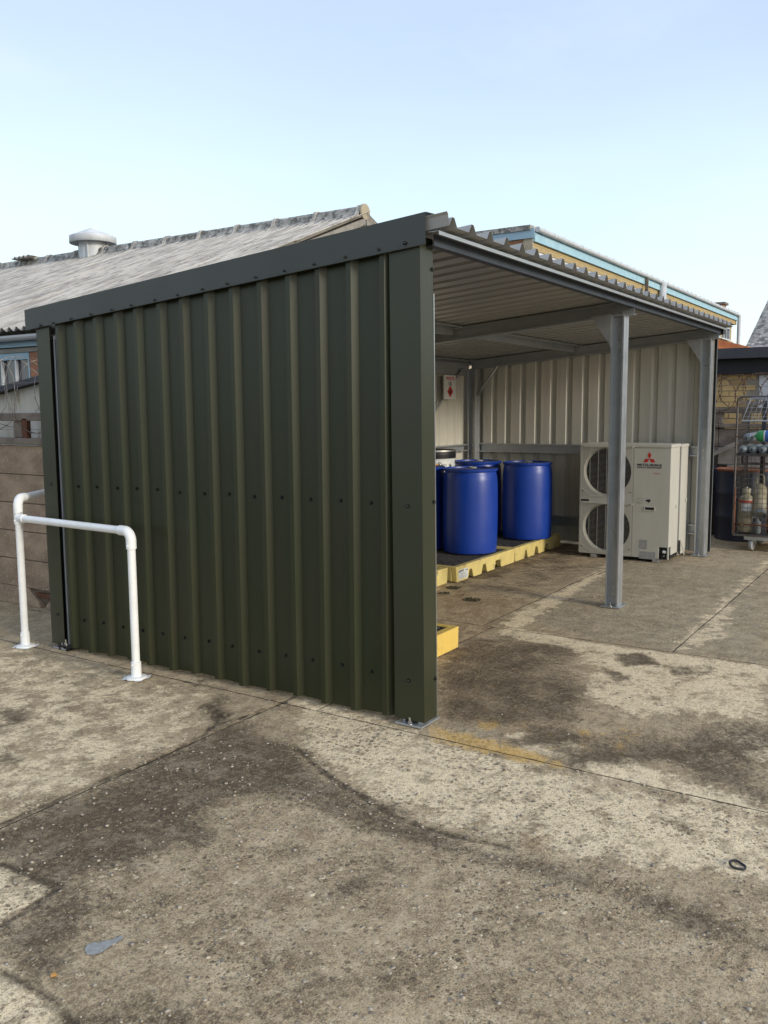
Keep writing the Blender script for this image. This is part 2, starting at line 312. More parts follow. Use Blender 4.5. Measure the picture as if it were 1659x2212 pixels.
def attr(me, X, Y):
    ch = {k: np.zeros(X.shape) for k in ('dark', 'pale', 'grey', 'yellow', 'brown', 'crack', 'coarse')}
    for k, poly, soft, st in AREAS:
        s = seg_sd(X, Y, poly); ch[k] = np.maximum(ch[k], np.clip(s/(2*soft)+.5, 0, 1)*st)
    for c in CRACKS: ch['crack'] = np.maximum(ch['crack'], np.clip(1-line_d(X, Y, c)/.045, 0, 1)*.85)
    for x0, y0, y1 in ((-.1, -6, 6),):
        ch['crack'] = np.maximum(ch['crack'], np.clip(1-abs(X-x0)/.03, 0, 1)*.5)
    ch['coarse'] = np.where((X < -.1) & (Y < .875), 1.0, np.where(X < -.1, .55, .35))
    for k, a in ch.items():
        at = me.attributes.new(k, 'FLOAT', 'POINT'); at.data.foreach_set('value', a.astype(np.float32))
def ground_material():
    m = bpy.data.materials.new('old_exposed_aggregate_concrete'); m.use_nodes = True; n = m.node_tree; b = n.nodes['Principled BSDF']
    N = lambda t: n.nodes.new(t); L = n.links.new
    g = N('ShaderNodeNewGeometry'); pos = g.outputs['Position']
    def noise(sc, det=6, ro=.6, stretch=None):
        v = pos
        if stretch: mp_ = N('ShaderNodeMapping'); mp_.inputs['Scale'].default_value = stretch; L(pos, mp_.inputs[0]); v = mp_.outputs[0]
        t = N('ShaderNodeTexNoise'); t.inputs['Scale'].default_value = sc; t.inputs['Detail'].default_value = det; t.inputs['Roughness'].default_value = ro; L(v, t.inputs['Vector']); return t.outputs['Fac']
    def mr(x, a, b_, c=0, d=1):
        t = N('ShaderNodeMapRange'); t.inputs[1].default_value = a; t.inputs[2].default_value = b_; t.inputs[3].default_value = c; t.inputs[4].default_value = d; L(x, t.inputs[0]); return t.outputs[0]
    def math_(op, a, b_=None):
        t = N('ShaderNodeMath'); t.operation = op
        for i, q in enumerate((a, b_)):
            if q is None: continue
            if isinstance(q, (int, float)): t.inputs[i].default_value = q
            else: L(q, t.inputs[i])
        return t.outputs[0]
    def mix(f, a, b_, mode='MIX'):
        t = N('ShaderNodeMix'); t.data_type = 'RGBA'; t.blend_type = mode
        if isinstance(f, (int, float)): t.inputs[0].default_value = f
        else: L(f, t.inputs[0])
        for i, q in ((6, a), (7, b_)):
            if isinstance(q, tuple): t.inputs[i].default_value = (*q, 1)
            else: L(q, t.inputs[i])
        return t.outputs[2]
    def at(k): t = N('ShaderNodeAttribute'); t.attribute_name = k; return t.outputs['Fac']
    big = noise(1.3, 7, .62); mid = noise(7, 8, .7); fine = noise(42, 6, .72); vf = noise(170, 3, .7); drag = noise(5, 7, .7, (14, 1.2, 1))
    coarse = math_('MULTIPLY', at('coarse'), mr(noise(2.4, 6, .65), .40, .60, .30, 1.0))
    col = mix(mr(big, .42, .58), (.42, .35, .25), (.30, .245, .17))
    col = mix(mr(mid, .45, .62, 0, .75), col, (.185, .142, .098))
    # broom marks on the smoother slabs
    inv = math_('SUBTRACT', 1.0, coarse)
    col = mix(math_('MULTIPLY', mr(drag, .45, .72), math_('MULTIPLY', inv, .45)), col, (.42, .355, .26))
    def mask(k, amp, lo, hi, nsrc):
        v = math_('ADD', at(k), math_('MULTIPLY', math_('SUBTRACT', nsrc, .5), amp)); return math_('MULTIPLY', mr(v, lo, hi), mr(at(k), 0, .12))
    col = mix(math_('MULTIPLY', mask('grey', 2.5, .25, .8, mid), .7), col, (.27, .25, .205))
    col = mix(math_('MULTIPLY', mask('brown', 2.8, .3, .8, mid), .7), col, (.26, .185, .11))
    col = mix(math_('MULTIPLY', mask('pale', 5.0, .30, .70, noise(6, 10, .78)), .92), col, (.80, .70, .53))
    col = mix(math_('MULTIPLY', mask('yellow', 3, .28, .6, noise(9, 9, .75)), .85), col, (.56, .36, .10))
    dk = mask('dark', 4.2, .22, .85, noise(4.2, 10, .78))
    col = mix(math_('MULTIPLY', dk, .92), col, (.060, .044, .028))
    col = mix(mr(noise(3.1, 10, .8), .555, .68, 0, .7), col, (.095, .072, .048))
    # blotches of worn skin
    bl = math_('ADD', math_('MULTIPLY', noise(8.5, 9, .74), .6), math_('MULTIPLY', noise(2.7, 9, .8), .4))
    col = mix(math_('MULTIPLY', mr(bl, .50, .57, 0, .85), mr(coarse, .1, 1, .5, 1)), col, mix(.65, col, (.58, .50, .39)))
    col = mix(math_('MULTIPLY', mr(bl, .49, .42, 0, .9), mr(coarse, .1, 1, .5, 1)), col, mix(.72, col, (.09, .068, .044)))
    # cement and grit
    col = mix(mr(fine, .50, .64, 0, .6), col, mix(.7, col, (.50, .42, .31)))
    col = mix(mr(fine, .48, .34, 0, .65), col, mix(.7, col, (.08, .06, .042)))
        # aggregate: stones of several sizes
    rough_h = None
    for sc, thr, amt in ((26, .33, .95), (50, .38, .9), (100, .40, .8)):
        v = N('ShaderNodeTexVoronoi'); v.feature = 'F1'; v.inputs['Scale'].default_value = sc; v.inputs['Randomness'].default_value = 1
        mp_ = N('ShaderNodeMapping'); mp_.inputs['Scale'].default_value = (1, 1, .2)
        wv = N('ShaderNodeTexNoise'); wv.inputs['Scale'].default_value = sc*1.2; L(pos, wv.inputs['Vector'])
        vm = N('ShaderNodeVectorMath'); vm.operation = 'MULTIPLY_ADD'; L(wv.outputs['Color'], vm.inputs[0]); vm.inputs[1].default_value = (.35/sc,)*3; L(pos, vm.inputs[2])
        L(vm.outputs[0], mp_.inputs[0]); L(mp_.outputs[0], v.inputs['Vector'])
        ws = N('ShaderNodeTexWhiteNoise'); L(v.outputs['Position'], ws.inputs['Vector'])
        stone = mr(v.outputs['Distance'], thr, thr-.08)
        pick = mr(ws.outputs['Value'], .38, .42)
        f = math_('MULTIPLY', math_('MULTIPLY', stone, pick), math_('MULTIPLY', coarse, amt))
        cr = N('ShaderNodeValToRGB'); e = cr.color_ramp.elements; e[0].position = 0; e[0].color = (.045, .036, .028, 1); e[1].position = 1; e[1].color = (.78, .70, .55, 1)
        for p_, c_ in ((.35, (.13, .10, .072, 1)), (.58, (.28, .21, .14, 1)), (.8, (.36, .29, .20, 1)), (.93, (.50, .44, .34, 1))):
            q = cr.color_ramp.elements.new(p_); q.color = c_
        sep = N('ShaderNodeSeparateColor'); L(ws.outputs['Color'], sep.inputs[0]); L(sep.outputs[1], cr.inputs[0])
        scol = mix(math_('MULTIPLY', dk, .55), cr.outputs[0], (.09, .075, .055))
        col = mix(f, col, scol)
        h = math_('MULTIPLY', math_('MULTIPLY', mr(v.outputs['Distance'], thr, 0), pick), math_('MULTIPLY', coarse, 1.3*32/sc))
        rough_h = h if rough_h is None else math_('ADD', rough_h, h)
        pit = math_('MULTIPLY', mr(ws.outputs['Value'], .10, .07), math_('MULTIPLY', mr(v.outputs['Distance'], .26, .16), math_('MULTIPLY', coarse, .8)))
        col = mix(pit, col, (.05, .042, .032)); rough_h = math_('SUBTRACT', rough_h, pit)
    col = mix(mr(vf, .54, .66, 0, .7), col, (.52, .43, .31)); col = mix(mr(vf, .46, .34, 0, .75), col, (.085, .07, .052))
    ck = math_('ADD', at('crack'), math_('MULTIPLY', math_('SUBTRACT', noise(14, 7, .7), .5), 1.3))
    ckm = math_('MULTIPLY', mr(ck, .45, .85), mr(at('crack'), 0, .1))
    col = mix(math_('MULTIPLY', ckm, .85), col, (.045, .035, .024))
    col = mix(math_('MULTIPLY', dk, .5), col, mix(.75, col, (.05, .036, .022)))
    col = mix(1.0, col, (1.32, 1.22, 1.01), 'MULTIPLY')
    L(col, b.inputs['Base Color']); b.inputs['Roughness'].default_value = .92; b.inputs['Specular IOR Level'].default_value = .3
    hh = math_('ADD', math_('MULTIPLY', rough_h, .6), math_('ADD', math_('MULTIPLY', fine, 1.2), math_('MULTIPLY', vf, .5)))
    hh = math_('SUBTRACT', math_('ADD', hh, math_('MULTIPLY', mid, 2.0)), math_('MULTIPLY', ckm, 2))
    bp = N('ShaderNodeBump'); bp.inputs['Strength'].default_value = 1; bp.inputs['Distance'].default_value = .007; L(hh, bp.inputs['Height']); L(bp.outputs[0], b.inputs['Normal'])
    return m
M['slab'] = ground_material()
M['earth'] = mat('dirt_and_gravel', (.05, .04, .028), .95, col2=(.035, .028, .02), nscale=4, bump=.01, bscale=30, col3=(.12, .10, .07), n3=12, t3=(.56, .66))
gm = MB(); gm.add([(-150, -150, -.014), (250, -150, -.014), (250, 250, -.014), (-150, 250, -.014)], [(0, 1, 2, 3)])
gob = link('ground', gm.data('ground'), M['earth']); gob['kind'] = 'structure'; gob['label'] = 'dirt under and around the concrete yard'
G = .0025
def slab(x0, x1, y0, y1, res=.03):
    xs = np.arange(x0, x1, res); xs = np.append(xs[xs < x1-res*.4], x1); ys = np.arange(y0, y1, res); ys = np.append(ys[ys < y1-res*.4], y1)
    X, Y = np.meshgrid(xs, ys, indexing='ij'); nx, ny = X.shape
    Xp, Yp = X.copy(), Y.copy()
    # ragged edges along the joints
    def jit(n):
        a = rng.normal(0, 1, n); k = np.array([.1, .25, .3, .25, .1]); a = np.convolve(a, k, 'same')+rng.normal(0, .35, n); return a*.0028
    for sl_, s_ in ((0, 1), (-1, -1)): Xp[sl_, :] += s_*(G+abs(jit(ny))); Yp[:, sl_] += s_*(G+abs(jit(nx)))
    Z = .0020*np.sin(X*1.7+Y*2.3)+.0015*np.sin(X*4.1-Y*3.2)
    Z[0, :] -= .002; Z[-1, :] -= .002; Z[:, 0] -= .002; Z[:, -1] -= .002
    V = np.stack([Xp, Yp, Z-.003], -1).reshape(-1, 3)
    idx = np.arange(nx*ny).reshape(nx, ny)
    F = np.stack([idx[:-1, :-1], idx[1:, :-1], idx[1:, 1:], idx[:-1, 1:]], -1).reshape(-1, 4)
    # edge skirts
    ring = list(idx[:, 0])+list(idx[-1, 1:])+list(idx[-2::-1, -1])+list(idx[0, -2:0:-1]); nr = len(ring)
    sk = V[ring].copy(); sk[:, 2] = -.022; n0 = len(V)
    F2 = np.array([(ring[i], n0+i, n0+(i+1) % nr, ring[(i+1) % nr]) for i in range(nr)])
    Vall = np.vstack([V, sk]); Fall = np.vstack([F, F2])
    me = bpy.data.meshes.new('concrete_slab'); me.vertices.add(len(Vall)); me.vertices.foreach_set('co', Vall.astype(np.float32).ravel())
    me.loops.add(Fall.size); me.loops.foreach_set('vertex_index', Fall.astype(np.int32).ravel())
    me.polygons.add(len(Fall)); me.polygons.foreach_set('loop_start', np.arange(0, Fall.size, 4, dtype=np.int32)); me.update(calc_edges=True)
    me.shade_flat(); attr(me, Vall[:, 0], Vall[:, 1]); me.materials.append(M['slab']); me.materials.append(M['earth']); mi = np.zeros(len(Fall), np.int32); mi[len(F):] = 1; me.polygons.foreach_set('material_index', mi)
    o = bpy.data.objects.new('concrete_slab', me); C.objects.link(o); o.parent = gob
    o['label'] = 'concrete slab of the yard'
slab(-4.4, -.1, .875, 6.6); slab(-4.4, -.1, -4.4, .875, .025)
slab(-.1, 2.08, -4.4, .64); slab(-.1, 2.08, .64, 6.6, .04)
slab(2.08, 8.3, -4.4, -.69, .04); slab(2.08, 8.3, -.69, .72, .035); slab(2.08, 8.3, .72, 6.6, .05)
# far field of the same concrete round the yard, out of the picture
M['slabfar'] = mat('yard_concrete', (.27, .235, .185), .93, col2=(.19, .165, .13), nscale=3, bump=.004, bscale=50)
for q in ((-30, -4.4, -30, 6.6), (-4.4, 8.3, -30, -4.4), (8.3, 20, -30, -4.4)):
    o = link('concrete_slab', MB().box(q[0]+G, q[1]-G, q[2]+G, q[3]-G, -.03, -.003).data('concrete_slab'), M['slabfar'], gob)
    o['label'] = 'concrete slab of the yard'
M['splash'] = mat('blue_grey_paint', (.33, .335, .31), .75, col2=(.25, .24, .21), nscale=60)
mb = MB(); sp = [pix(u, v) for u, v in ((183, 2052), (190, 2040), (203, 2036), (215, 2037), (228, 2032), (243, 2031), (252, 2026), (264, 2022), (266, 2028), (255, 2035), (240, 2044), (228, 2052), (216, 2060), (200, 2063), (188, 2062))]
mb.add([(sum(p[0] for p in sp)/len(sp), sum(p[1] for p in sp)/len(sp), .0012)]+[(x, y, .0010) for x, y in sp], [(0, i+1, (i+1) % len(sp)+1) for i in range(len(sp))])
part('paint_splash', mb, M['splash'], gob)
# loose grit and stones bedded in the worn concrete
def stones():
    mb = MB(); ico = bmesh.new(); bmesh.ops.create_icosphere(ico, subdivisions=1, radius=1); V = [v.co.copy() for v in ico.verts]; F = [[v.index for v in f.verts] for f in ico.faces]; ico.free()
    rr = random.Random(5)
    for i in range(5200):
        t = rr.random()
        if t < .75: x, y = rr.uniform(-2.7, -.1), rr.uniform(-3.2, 1.0)
        elif t < .9: x, y = rr.uniform(-.1, 2.1), rr.uniform(-2.2, 2.5)
        else: x, y = rr.uniform(-2.6, 0), rr.uniform(.9, 3.2)
        r_ = rr.choice((.002, .003, .003, .004, .004, .005, .006, .008)) * (1 if x < -.1 else .8); sx, sy = rr.uniform(.7, 1.4), rr.uniform(.7, 1.4); a = rr.uniform(0, 6.3)
        mb.add([(x+(v.x*sx*math.cos(a)-v.y*sy*math.sin(a))*r_, y+(v.x*sx*math.sin(a)+v.y*sy*math.cos(a))*r_, -.001+v.z*r_*.55) for v in V], F, True)
    o = link('grit', mb.data('grit'), M['pebble']); o['kind'] = 'stuff'; tag(o, 'small pale and brown stones worn loose on the concrete', 'grit')
stones()

# ------------------------------------------------------------------ the shelter
SL = .0814
def zp(y): return 2.481-SL*(y+.12)      # underside of roof sheet pans
XE = 6.24                                # inner face of the far end wall sheets
sh = thing('open_shelter', 'dark green metal lean-to shelter with open front over drums and air conditioners', 'shelter', (0, 0, 0))
# --- near side wall: box profile sheets, ribs stand out towards -x
RIBL = [2.80, 2.618, 2.426, 2.233, 2.055, 1.850, 1.661, 1.461, 1.269, 1.063, .862, .664, .466, .263]   # far edge of each rib
def sidewall():
    ed = [2.812, 2.045, 1.053, .06]
    for si in range(3):
        y0, y1 = ed[si], ed[si+1]
        prof = [(y0, 0.0)] if si else []
        for y in RIBL:
            if y0-.004 > y > y1: prof += [(y+.008, 0), (y-.010, -.032), (y-.040, -.032), (y-.066, 0)][0 if prof else 1:]
        prof += [(y1-(.012 if si < 2 else 0), 0)]
        # tiny stiffening swages of the pans
        dx = .0012*si
        mb = MB(); pts = []
        for y, x in prof: pts.append((y, x))
        ztop = lambda y: zp(y)-.01
        n = len(pts)
        for t_, off in ((0, -.0016), (1, 0)):
            pass
        vs = []
        for y, x in pts:
            for xx in (x-.0008-dx, x+.0008-dx):
                vs += [(xx, y, .022+.006*math.sin(y*9)), (xx, y, ztop(y))]
        fs = []
        for i in range(n-1):
            a = i*4; b_ = a+4
            fs += [(a, b_, b_+1, a+1), (a+2, a+3, b_+3, b_+2), (a, a+2, b_+2, b_), (a+1, b_+1, b_+3, a+3)]
        fs += [(0, 1, 3, 2), ((n-1)*4, (n-1)*4+2, (n-1)*4+3, (n-1)*4+1)]
        mb.add(vs, fs)
        part('cladding_sheet', mb, M['green'], sh)
sidewall()
# screws of the side wall
sc = MB(); sc.lathe([(0, .0), (.0095, .0), (.0095, .003)], ax=(-1, 0, 0), seg=12).lathe([(.0058, .003), (.0058, .0085), (.0001, .0088)], ax=(-1, 0, 0), seg=6)
scm = sc.data('screw')
pans = [(RIBL[i]-.066+RIBL[i+1])/2 for i in range(13)]
for k, y in enumerate(pans+[2.045-.03, 1.02]):
    for z in (1.145-.012*(y/3), .245-.02*(y/3)):
        inst('screw', scm, M['screw'], sh, (-.004, y+random.uniform(-.008, .008), z+random.uniform(-.006, .006)))
for y in RIBL: inst('screw', scm, M['screw'], sh, (-.058, y-.02, zp(y)-.045)).scale = (.75, .75, .75)
for y in (.09, 2.91):
    inst('screw', scm, M['screw'], sh, (-.058, y, zp(y)-.045))
    for z in (1.14, .24): inst('screw', scm, M['screw'], sh, (-.037, y, z))
# corner flashing at the near front corner (wraps side and front) and edge flashing at the rear
zf0 = .03; LEAN = .009
def flash(poly, z0, z1, m, name):
    mb = MB(); P = [(x, y, z0) for x, y in poly]; mb.prism(P, (0, 0, z1-z0)); return part(name, mb, m, sh)
t = .0016
mb = MB(); mb.strip([(-.036, .172, zf0), (-.036, -.004, zf0), (.088, -.004, zf0)], (0, 0, zp(0)-.02-zf0), None)
mb.v = [(a, b_+LEAN*c, c) for a, b_, c in mb.v]
o = part('corner_flashing', mb, M['cornertrim'], sh); md = o.modifiers.new('s', 'SOLIDIFY'); md.thickness = .0016; md.offset = -1
mb = MB(); mb.box(.0872, .0945, -.0075, .012, zf0, 2.19); mb.v = [(a, b_+LEAN*c, c) for a, b_, c in mb.v]; part('bare_sheet_edge', mb, M['zinc'], sh)  # bare edge widened so its bright metal stands for the corner's edge highlight
mb = MB(); mb.strip([(-.036, 2.985, zf0), (-.036, 2.850, zf0)], (0, 0, zp(2.9)-.04-zf0)); mb.strip([(-.036, 2.985, zf0), (.10, 2.985, zf0)], (0, 0, zp(2.9)-.04-zf0))
o = part('edge_flashing', mb, M['cornertrim'], sh); md = o.modifiers.new('s', 'SOLIDIFY'); md.thickness = .0016; md.offset = -1
mb = MB(); mb.box(.003, .05, 2.78, 2.93, .04, 2.1); part('gap_shade_block', mb, M['black'], sh)  # black block added to give the flashing gap its dark shade
scf = MB(); scf.lathe([(0, .0), (.011, .0), (.011, .003)], ax=(0, -1, 0), seg=12).lathe([(.0065, .003), (.0065, .010), (.0001, .0104)], ax=(0, -1, 0), seg=6); scfm = scf.data('screw')
for z in (2.305, 1.155, .235): inst('screw', scfm, M['screw'], sh, (.076, -.004+LEAN*z, z))
# barge flashing (fascia) along the top of the side wall
def barge(x, y0, y1, side):
    mb = MB()
    b = lambda y: 2.409-.0765*(y+.05); T = lambda y: 2.556-.0815*(y+.05)
    pr = []
    for y in (y0, y1):
        pr.append([(x, y, b(y)), (x-side*.006, y, b(y)-.004), (x, y, T(y)), (x+side*.15, y, T(y)-.004)])
    a, c = pr
    mb.add([a[1], a[0], a[2], a[3], c[1], c[0], c[2], c[3]], [(0, 1, 5, 4), (1, 2, 6, 5), (2, 3, 7, 6)])
    o = part('barge_flashing', mb, M['trim'], sh); md = o.modifiers.new('s', 'SOLIDIFY'); md.thickness = .0018
    return o
barge(-.052, -.022, 3.078, 1)
mb = MB(); mb.add([(-.05, -.02, 2.553), (.06, -.02, 2.551), (.085, -.06, 2.549), (-.045, -.026, 2.5535)], [(0, 1, 2, 3)]); o = part('flashing_tab', mb, M['trim'], sh); md = o.modifiers.new('s', 'SOLIDIFY'); md.thickness = .0015
# --- roof sheets, ribs along y
rx = [.018+.2*k for k in range(32)]
def roof():
    xb = [-.045, .935, 1.935, 2.935, 3.935, 4.935, 6.33]
    for si in range(6):
        x0, x1 = xb[si], xb[si+1]
        prof = [(x0, 0)] if si else [(x0, .060), (x0+.012, .050), (x0+.022, 0)]
        for x in rx:
            if x0 < x-.03 and x+.03 < x1+.001: prof += [(x-.040, 0), (x-.011, .042), (x+.011, .042), (x+.040, 0)]
        prof += [(x1+.02, 0)]; off = .0016*(si % 2)
        y0, y1 = -.135, 3.09; mb = MB(); n = len(prof); vs = []
        for x, h in prof:
            for y in (y0, y1):
                z = zp(y)+h+off; vs += [(x, y, z), (x, y, z+.0012)]
        fs = []
        for i in range(n-1):
            a = i*4; b_ = a+4
            fs += [(a, b_, b_+2, a+2), (a+1, a+3, b_+3, b_+1), (a, a+1, b_+1, b_), (a+2, b_+2, b_+3, a+3)]
        fs += [(0, 2, 3, 1), ((n-1)*4, (n-1)*4+1, (n-1)*4+3, (n-1)*4+2)]
        mb.add(vs, fs); part('roof_sheet', mb, M['roofsheet'], sh)
roof()
# --- steelwork
def chan(path_a, path_b, up_, depth, fl, lip=.014, th=.0025, opening=1):
    """C section from a to b; web plane spanned by up_; flanges go to 'opening' side"""
    a = Vector(path_a); b_ = Vector(path_b); ax = (b_-a).normalized(); u_ = Vector(up_).normalized(); u_ = (u_-ax*u_.dot(ax)).normalized(); s_ = ax.cross(u_)*opening
    h = depth/2
    prof = [(h-lip, fl), (h, fl), (h, 0), (-h, 0), (-h, fl), (-h+lip, fl)]
    inn = [(h-lip, fl-th), (h-th, fl-th), (h-th, th), (-h+th, th), (-h+th, fl-th), (-h+lip, fl-th)]
    n = 6; mb = MB(); vs = []
    for p in (a, b_):
        vs += [p+u_*q[0]+s_*q[1] for q in prof]+[p+u_*q[0]+s_*q[1] for q in inn]
    fs = []
    for i in range(n-1):
        fs += [(i, i+1, 2*n+i+1, 2*n+i), (n+i, 3*n+i, 3*n+i+1, n+i+1), (i, n+i, n+i+1, i+1), (2*n+i, 2*n+i+1, 3*n+i+1, 3*n+i)]
    fs += [(0, 2*n, 3*n, n), (n-1, 2*n-1, 4*n-1, 3*n-1)]
    mb.add(vs, fs); return mb
bolt = MB(); bolt.lathe([(.0001, 0), (.013, 0), (.013, .002), (.0085, .002), (.0085, .009), (.0001, .0095)], ax=(-1, 0, 0), seg=12); boltm = fix(bolt.data('bolt'))
abolt = MB(); abolt.lathe([(.017, 0), (.017, .003)], seg=14).lathe([(.012, .003), (.012, .014)], seg=6).lathe([(.006, .014), (.006, .034), (.0001, .035)], seg=8); aboltm = fix(abolt.data('anchor_bolt'))
def column(x, y, top, plate=True, bolts=(), double=True):
    a = (x-.002, y, .012); b_ = (x-.002, y, top)
    # back to back channels: one opens to -x, one to +x
    mb = chan(a, b_, (0, 1, 0), .105, .058, opening=1 if Vector((0, 0, 1)).cross(Vector((0, 1, 0))).x < 0 else -1)
    col_ = part('steel_column', mb, M['galv'], sh)
    mb = chan((x+.002, y, .012), (x+.002, y, top), (0, 1, 0), .105, .058, opening=-1 if Vector((0, 0, 1)).cross(Vector((0, 1, 0))).x < 0 else 1)
    part('steel_channel', mb, M['galv'], col_)
    mb = MB(); mb.box(x-.095, x+.095, y-.08, y+.08, .001, .011); part('base_plate', mb, M['galv'], col_, .001)
    for dx, dy in ((-.08, .0), (.08, -.02)): inst('anchor_bolt', aboltm, M['zinc'], col_, (x+dx, y+dy, .011))
    for z in bolts: inst('bolt', boltm, M['zinc'], col_, (x-.0045, y+.0, z))
    return col_
XM, XF = 3.215, 6.17
column(XM, .09, 2.352, bolts=(2.27, 2.17, 2.07, 1.72, 1.14, .62, .16, .10))
column(XF, .09, 2.352, bolts=(2.28, 2.18, 2.08, 1.16, 1.08, .30, .20, .12))
column(.045, .085, 2.352, bolts=())
cl = column(XF-.03, 2.88, 2.12, bolts=(1.17, 1.10)); column(XM, 2.88, 2.12); column(.045, 2.88, 2.12)
# rafters from front to rear at the columns
for x in (.05, XM, XF):
    for sgn in (1, -1):
        y0 = -.022 if x > 1 else .1; y1 = 2.93
        a = Vector((x-.002*sgn, y0, zp(y0)-.065)); b_ = Vector((x-.002*sgn, y1, zp(y1)-.065))
        mb = chan(a, b_, (0, 0, 1), .11, .05, opening=sgn)
        o = part('rafter', mb, M['galv'], sh)
    if x > 1:
        for yb in (.05, .10, .16, .30):
            for zz in (-.035, -.095):
                inst('bolt', boltm, M['zinc'], o, (x-.004, yb+(.02 if zz < -.05 else 0), zp(yb)+zz))
# gusset plates
for x in (XM, XF):
    mb = MB(); mb.prism([(x-.068, .305, 2.352), (x-.068, .140, 2.362), (x-.068, .140, 2.11)], (.004, 0, 0)); part('gusset_plate', mb, M['galv'], sh)
    mb = MB(); mb.tube([(x-.03, 2.83, 1.80), (x-.03, 2.55, 2.16)], .016, 6); part('knee_brace', mb, M['galv'], sh)
# front eave purlin with top lip, mid purlins, rear purlins
def purlin(x0, x1, y, m=None, dep=.07):
    z = zp(y)-.004
    prof = [(y-.03, z-.020), (y-.03, z), (y+.07, z), (y+.07, z-dep), (y+.11, z-dep), (y+.11, z-dep+.014)]
    mb = MB(); mb.strip([(x0, a, b_) for a, b_ in prof], (x1-x0, 0, 0)); o = part('purlin', mb, m or M['galv'], sh); md = o.modifiers.new('s', 'SOLIDIFY'); md.thickness = .002
mb = MB(); z_ = zp(-.08)-.014; mb.strip([(-.03, a, b_) for a, b_ in ((-.085, z_-.018), (-.085, z_), (-.02, z_))], (6.32, 0, 0)); o = part('eaves_purlin', mb, M['galv'], sh); md = o.modifiers.new('s', 'SOLIDIFY'); md.thickness = .002
mb = MB(); mb.strip([(.02, a, b_) for a, b_ in ((-.028, z_-.003), (-.028, z_-.056), (.02, z_-.056))], (6.25, 0, 0)); o = part('eaves_web', mb, M['shadesteel'], sh); md = o.modifiers.new('s', 'SOLIDIFY'); md.thickness = .002
purlin(.12, XM-.06, 1.5); purlin(XM+.06, XF-.06, 1.5); purlin(.12, 6.2, 2.93)
# rear wall sheets (face -y) with rails and corner brace
def rearwall():
    edges = [.05, 1.05, 2.05, 3.05, 4.05, 5.05, 6.24]
    for si in range(6):
        x0, x1 = edges[si], edges[si+1]; prof = [(x0, 0)]; x = math.ceil((x0-.02)/.2)*.2+.02
        while x+.08 < x1: prof += [(x, 0), (x+.02, .032), (x+.05, .032), (x+.075, 0)]; x += .2
        prof.append((x1, 0)); mb = MB()
        mb.strip([(a, 3.0+d+.0015*(si % 2), .03) for a, d in prof], (0, 0, zp(3.0)-.035), None)
        o = part('cladding_sheet', mb, M['liner'], sh); md = o.modifiers.new('s', 'SOLIDIFY'); md.thickness = .0012
rearwall()
for z in (1.145, .25): 
    for xa, xb_ in ((.1, XM-.06), (XM+.06, 6.07)):
        mb = chan((xa, 2.985, z), (xb_, 2.985, z), (0, 0, 1), .085, .05, opening=1); part('sheeting_rail', mb, M['galv'], sh)
mb = MB(); mb.box(.1, 6.07, 2.955, 2.97, 2.04, 2.19); part('eaves_beam', mb, M['galv'], sh)
mb = MB(); mb.hexa([(5.00, 2.92, 1.42), (5.00, 2.92, 1.46), (5.00, 2.935, 1.46), (5.00, 2.935, 1.42)], [(5.93, 2.92, 2.09), (5.93, 2.92, 2.13), (5.93, 2.935, 2.13), (5.93, 2.935, 2.09)]); part('diagonal_brace', mb, M['galv'], sh)
# far end wall: ribs are grooves seen from inside (outside faces +x)
ER = [2.84, 2.645, 2.46, 2.26, 2.065, 1.868, 1.668, 1.47, 1.275, 1.07, .865, .663, .465, .262]
def endwall():
    ed = [2.96, 2.0, 1.0, .03]
    for si in range(3):
        y0, y1 = ed[si], ed[si+1]; prof = [(y0, 0)]
        for y in ER:
            if y0 > y+.038 and y-.038 > y1: prof += [(y+.040, 0), (y+.018, .032), (y-.018, .032), (y-.040, 0)]
        prof.append((y1, 0)); mb = MB(); vs = []; n = len(prof)
        for y, d in prof: vs += [(XE+d+.0015*(si % 2), y, .03), (XE+d+.0015*(si % 2), y, zp(y)-.004)]
        mb.add(vs, [(2*i, 2*i+2, 2*i+3, 2*i+1) for i in range(n-1)])
        o = part('cladding_sheet', mb, M['liner'], sh); md = o.modifiers.new('s', 'SOLIDIFY'); md.thickness = .0012
endwall()
for z in (1.145, .28):
    mb = chan((XE-.006, .15, z), (XE-.006, 2.83, z), (0, 0, 1), .11, .05, opening=-1); part('sheeting_rail', mb, M['galv'], sh)
mb = MB(); mb.strip([(XE+.040, .16, .03), (XE+.040, .004, .03), (XE+.010, .004, .03)], (0, 0, 2.40)); o = part('corner_flashing', mb, M['trim'], sh); md = o.modifiers.new('s', 'SOLIDIFY'); md.thickness = .0016
mb = MB(); mb.box(XE+.006, XE+.010, .0, .004, .03, 2.42); part('bare_sheet_edge', mb, M['galv'], sh)
# verge trim of the roof at the far end
def barge2():
    mb = MB(); x = XE+.105
    for_y = [(-.05, 2.409, 2.556), (3.078, 2.17, 2.301)]
    (ya, ba, ta), (yb, bb, tb) = for_y
    mb.add([(x, ya, ba), (x, ya, ta), (x-.15, ya, ta-.004), (x, yb, bb), (x, yb, tb), (x-.15, yb, tb-.004)], [(0, 1, 4, 3), (1, 2, 5, 4)])
    mb.add([(x-.09, ya, ba-.005), (x, ya, ba), (x, ya, ta-.02), (x-.09, ya, ta-.02)], [(0, 1, 2, 3)])
    o = part('barge_flashing', mb, M['trim'], sh); md = o.modifiers.new('s', 'SOLIDIFY'); md.thickness = .0018
barge2()
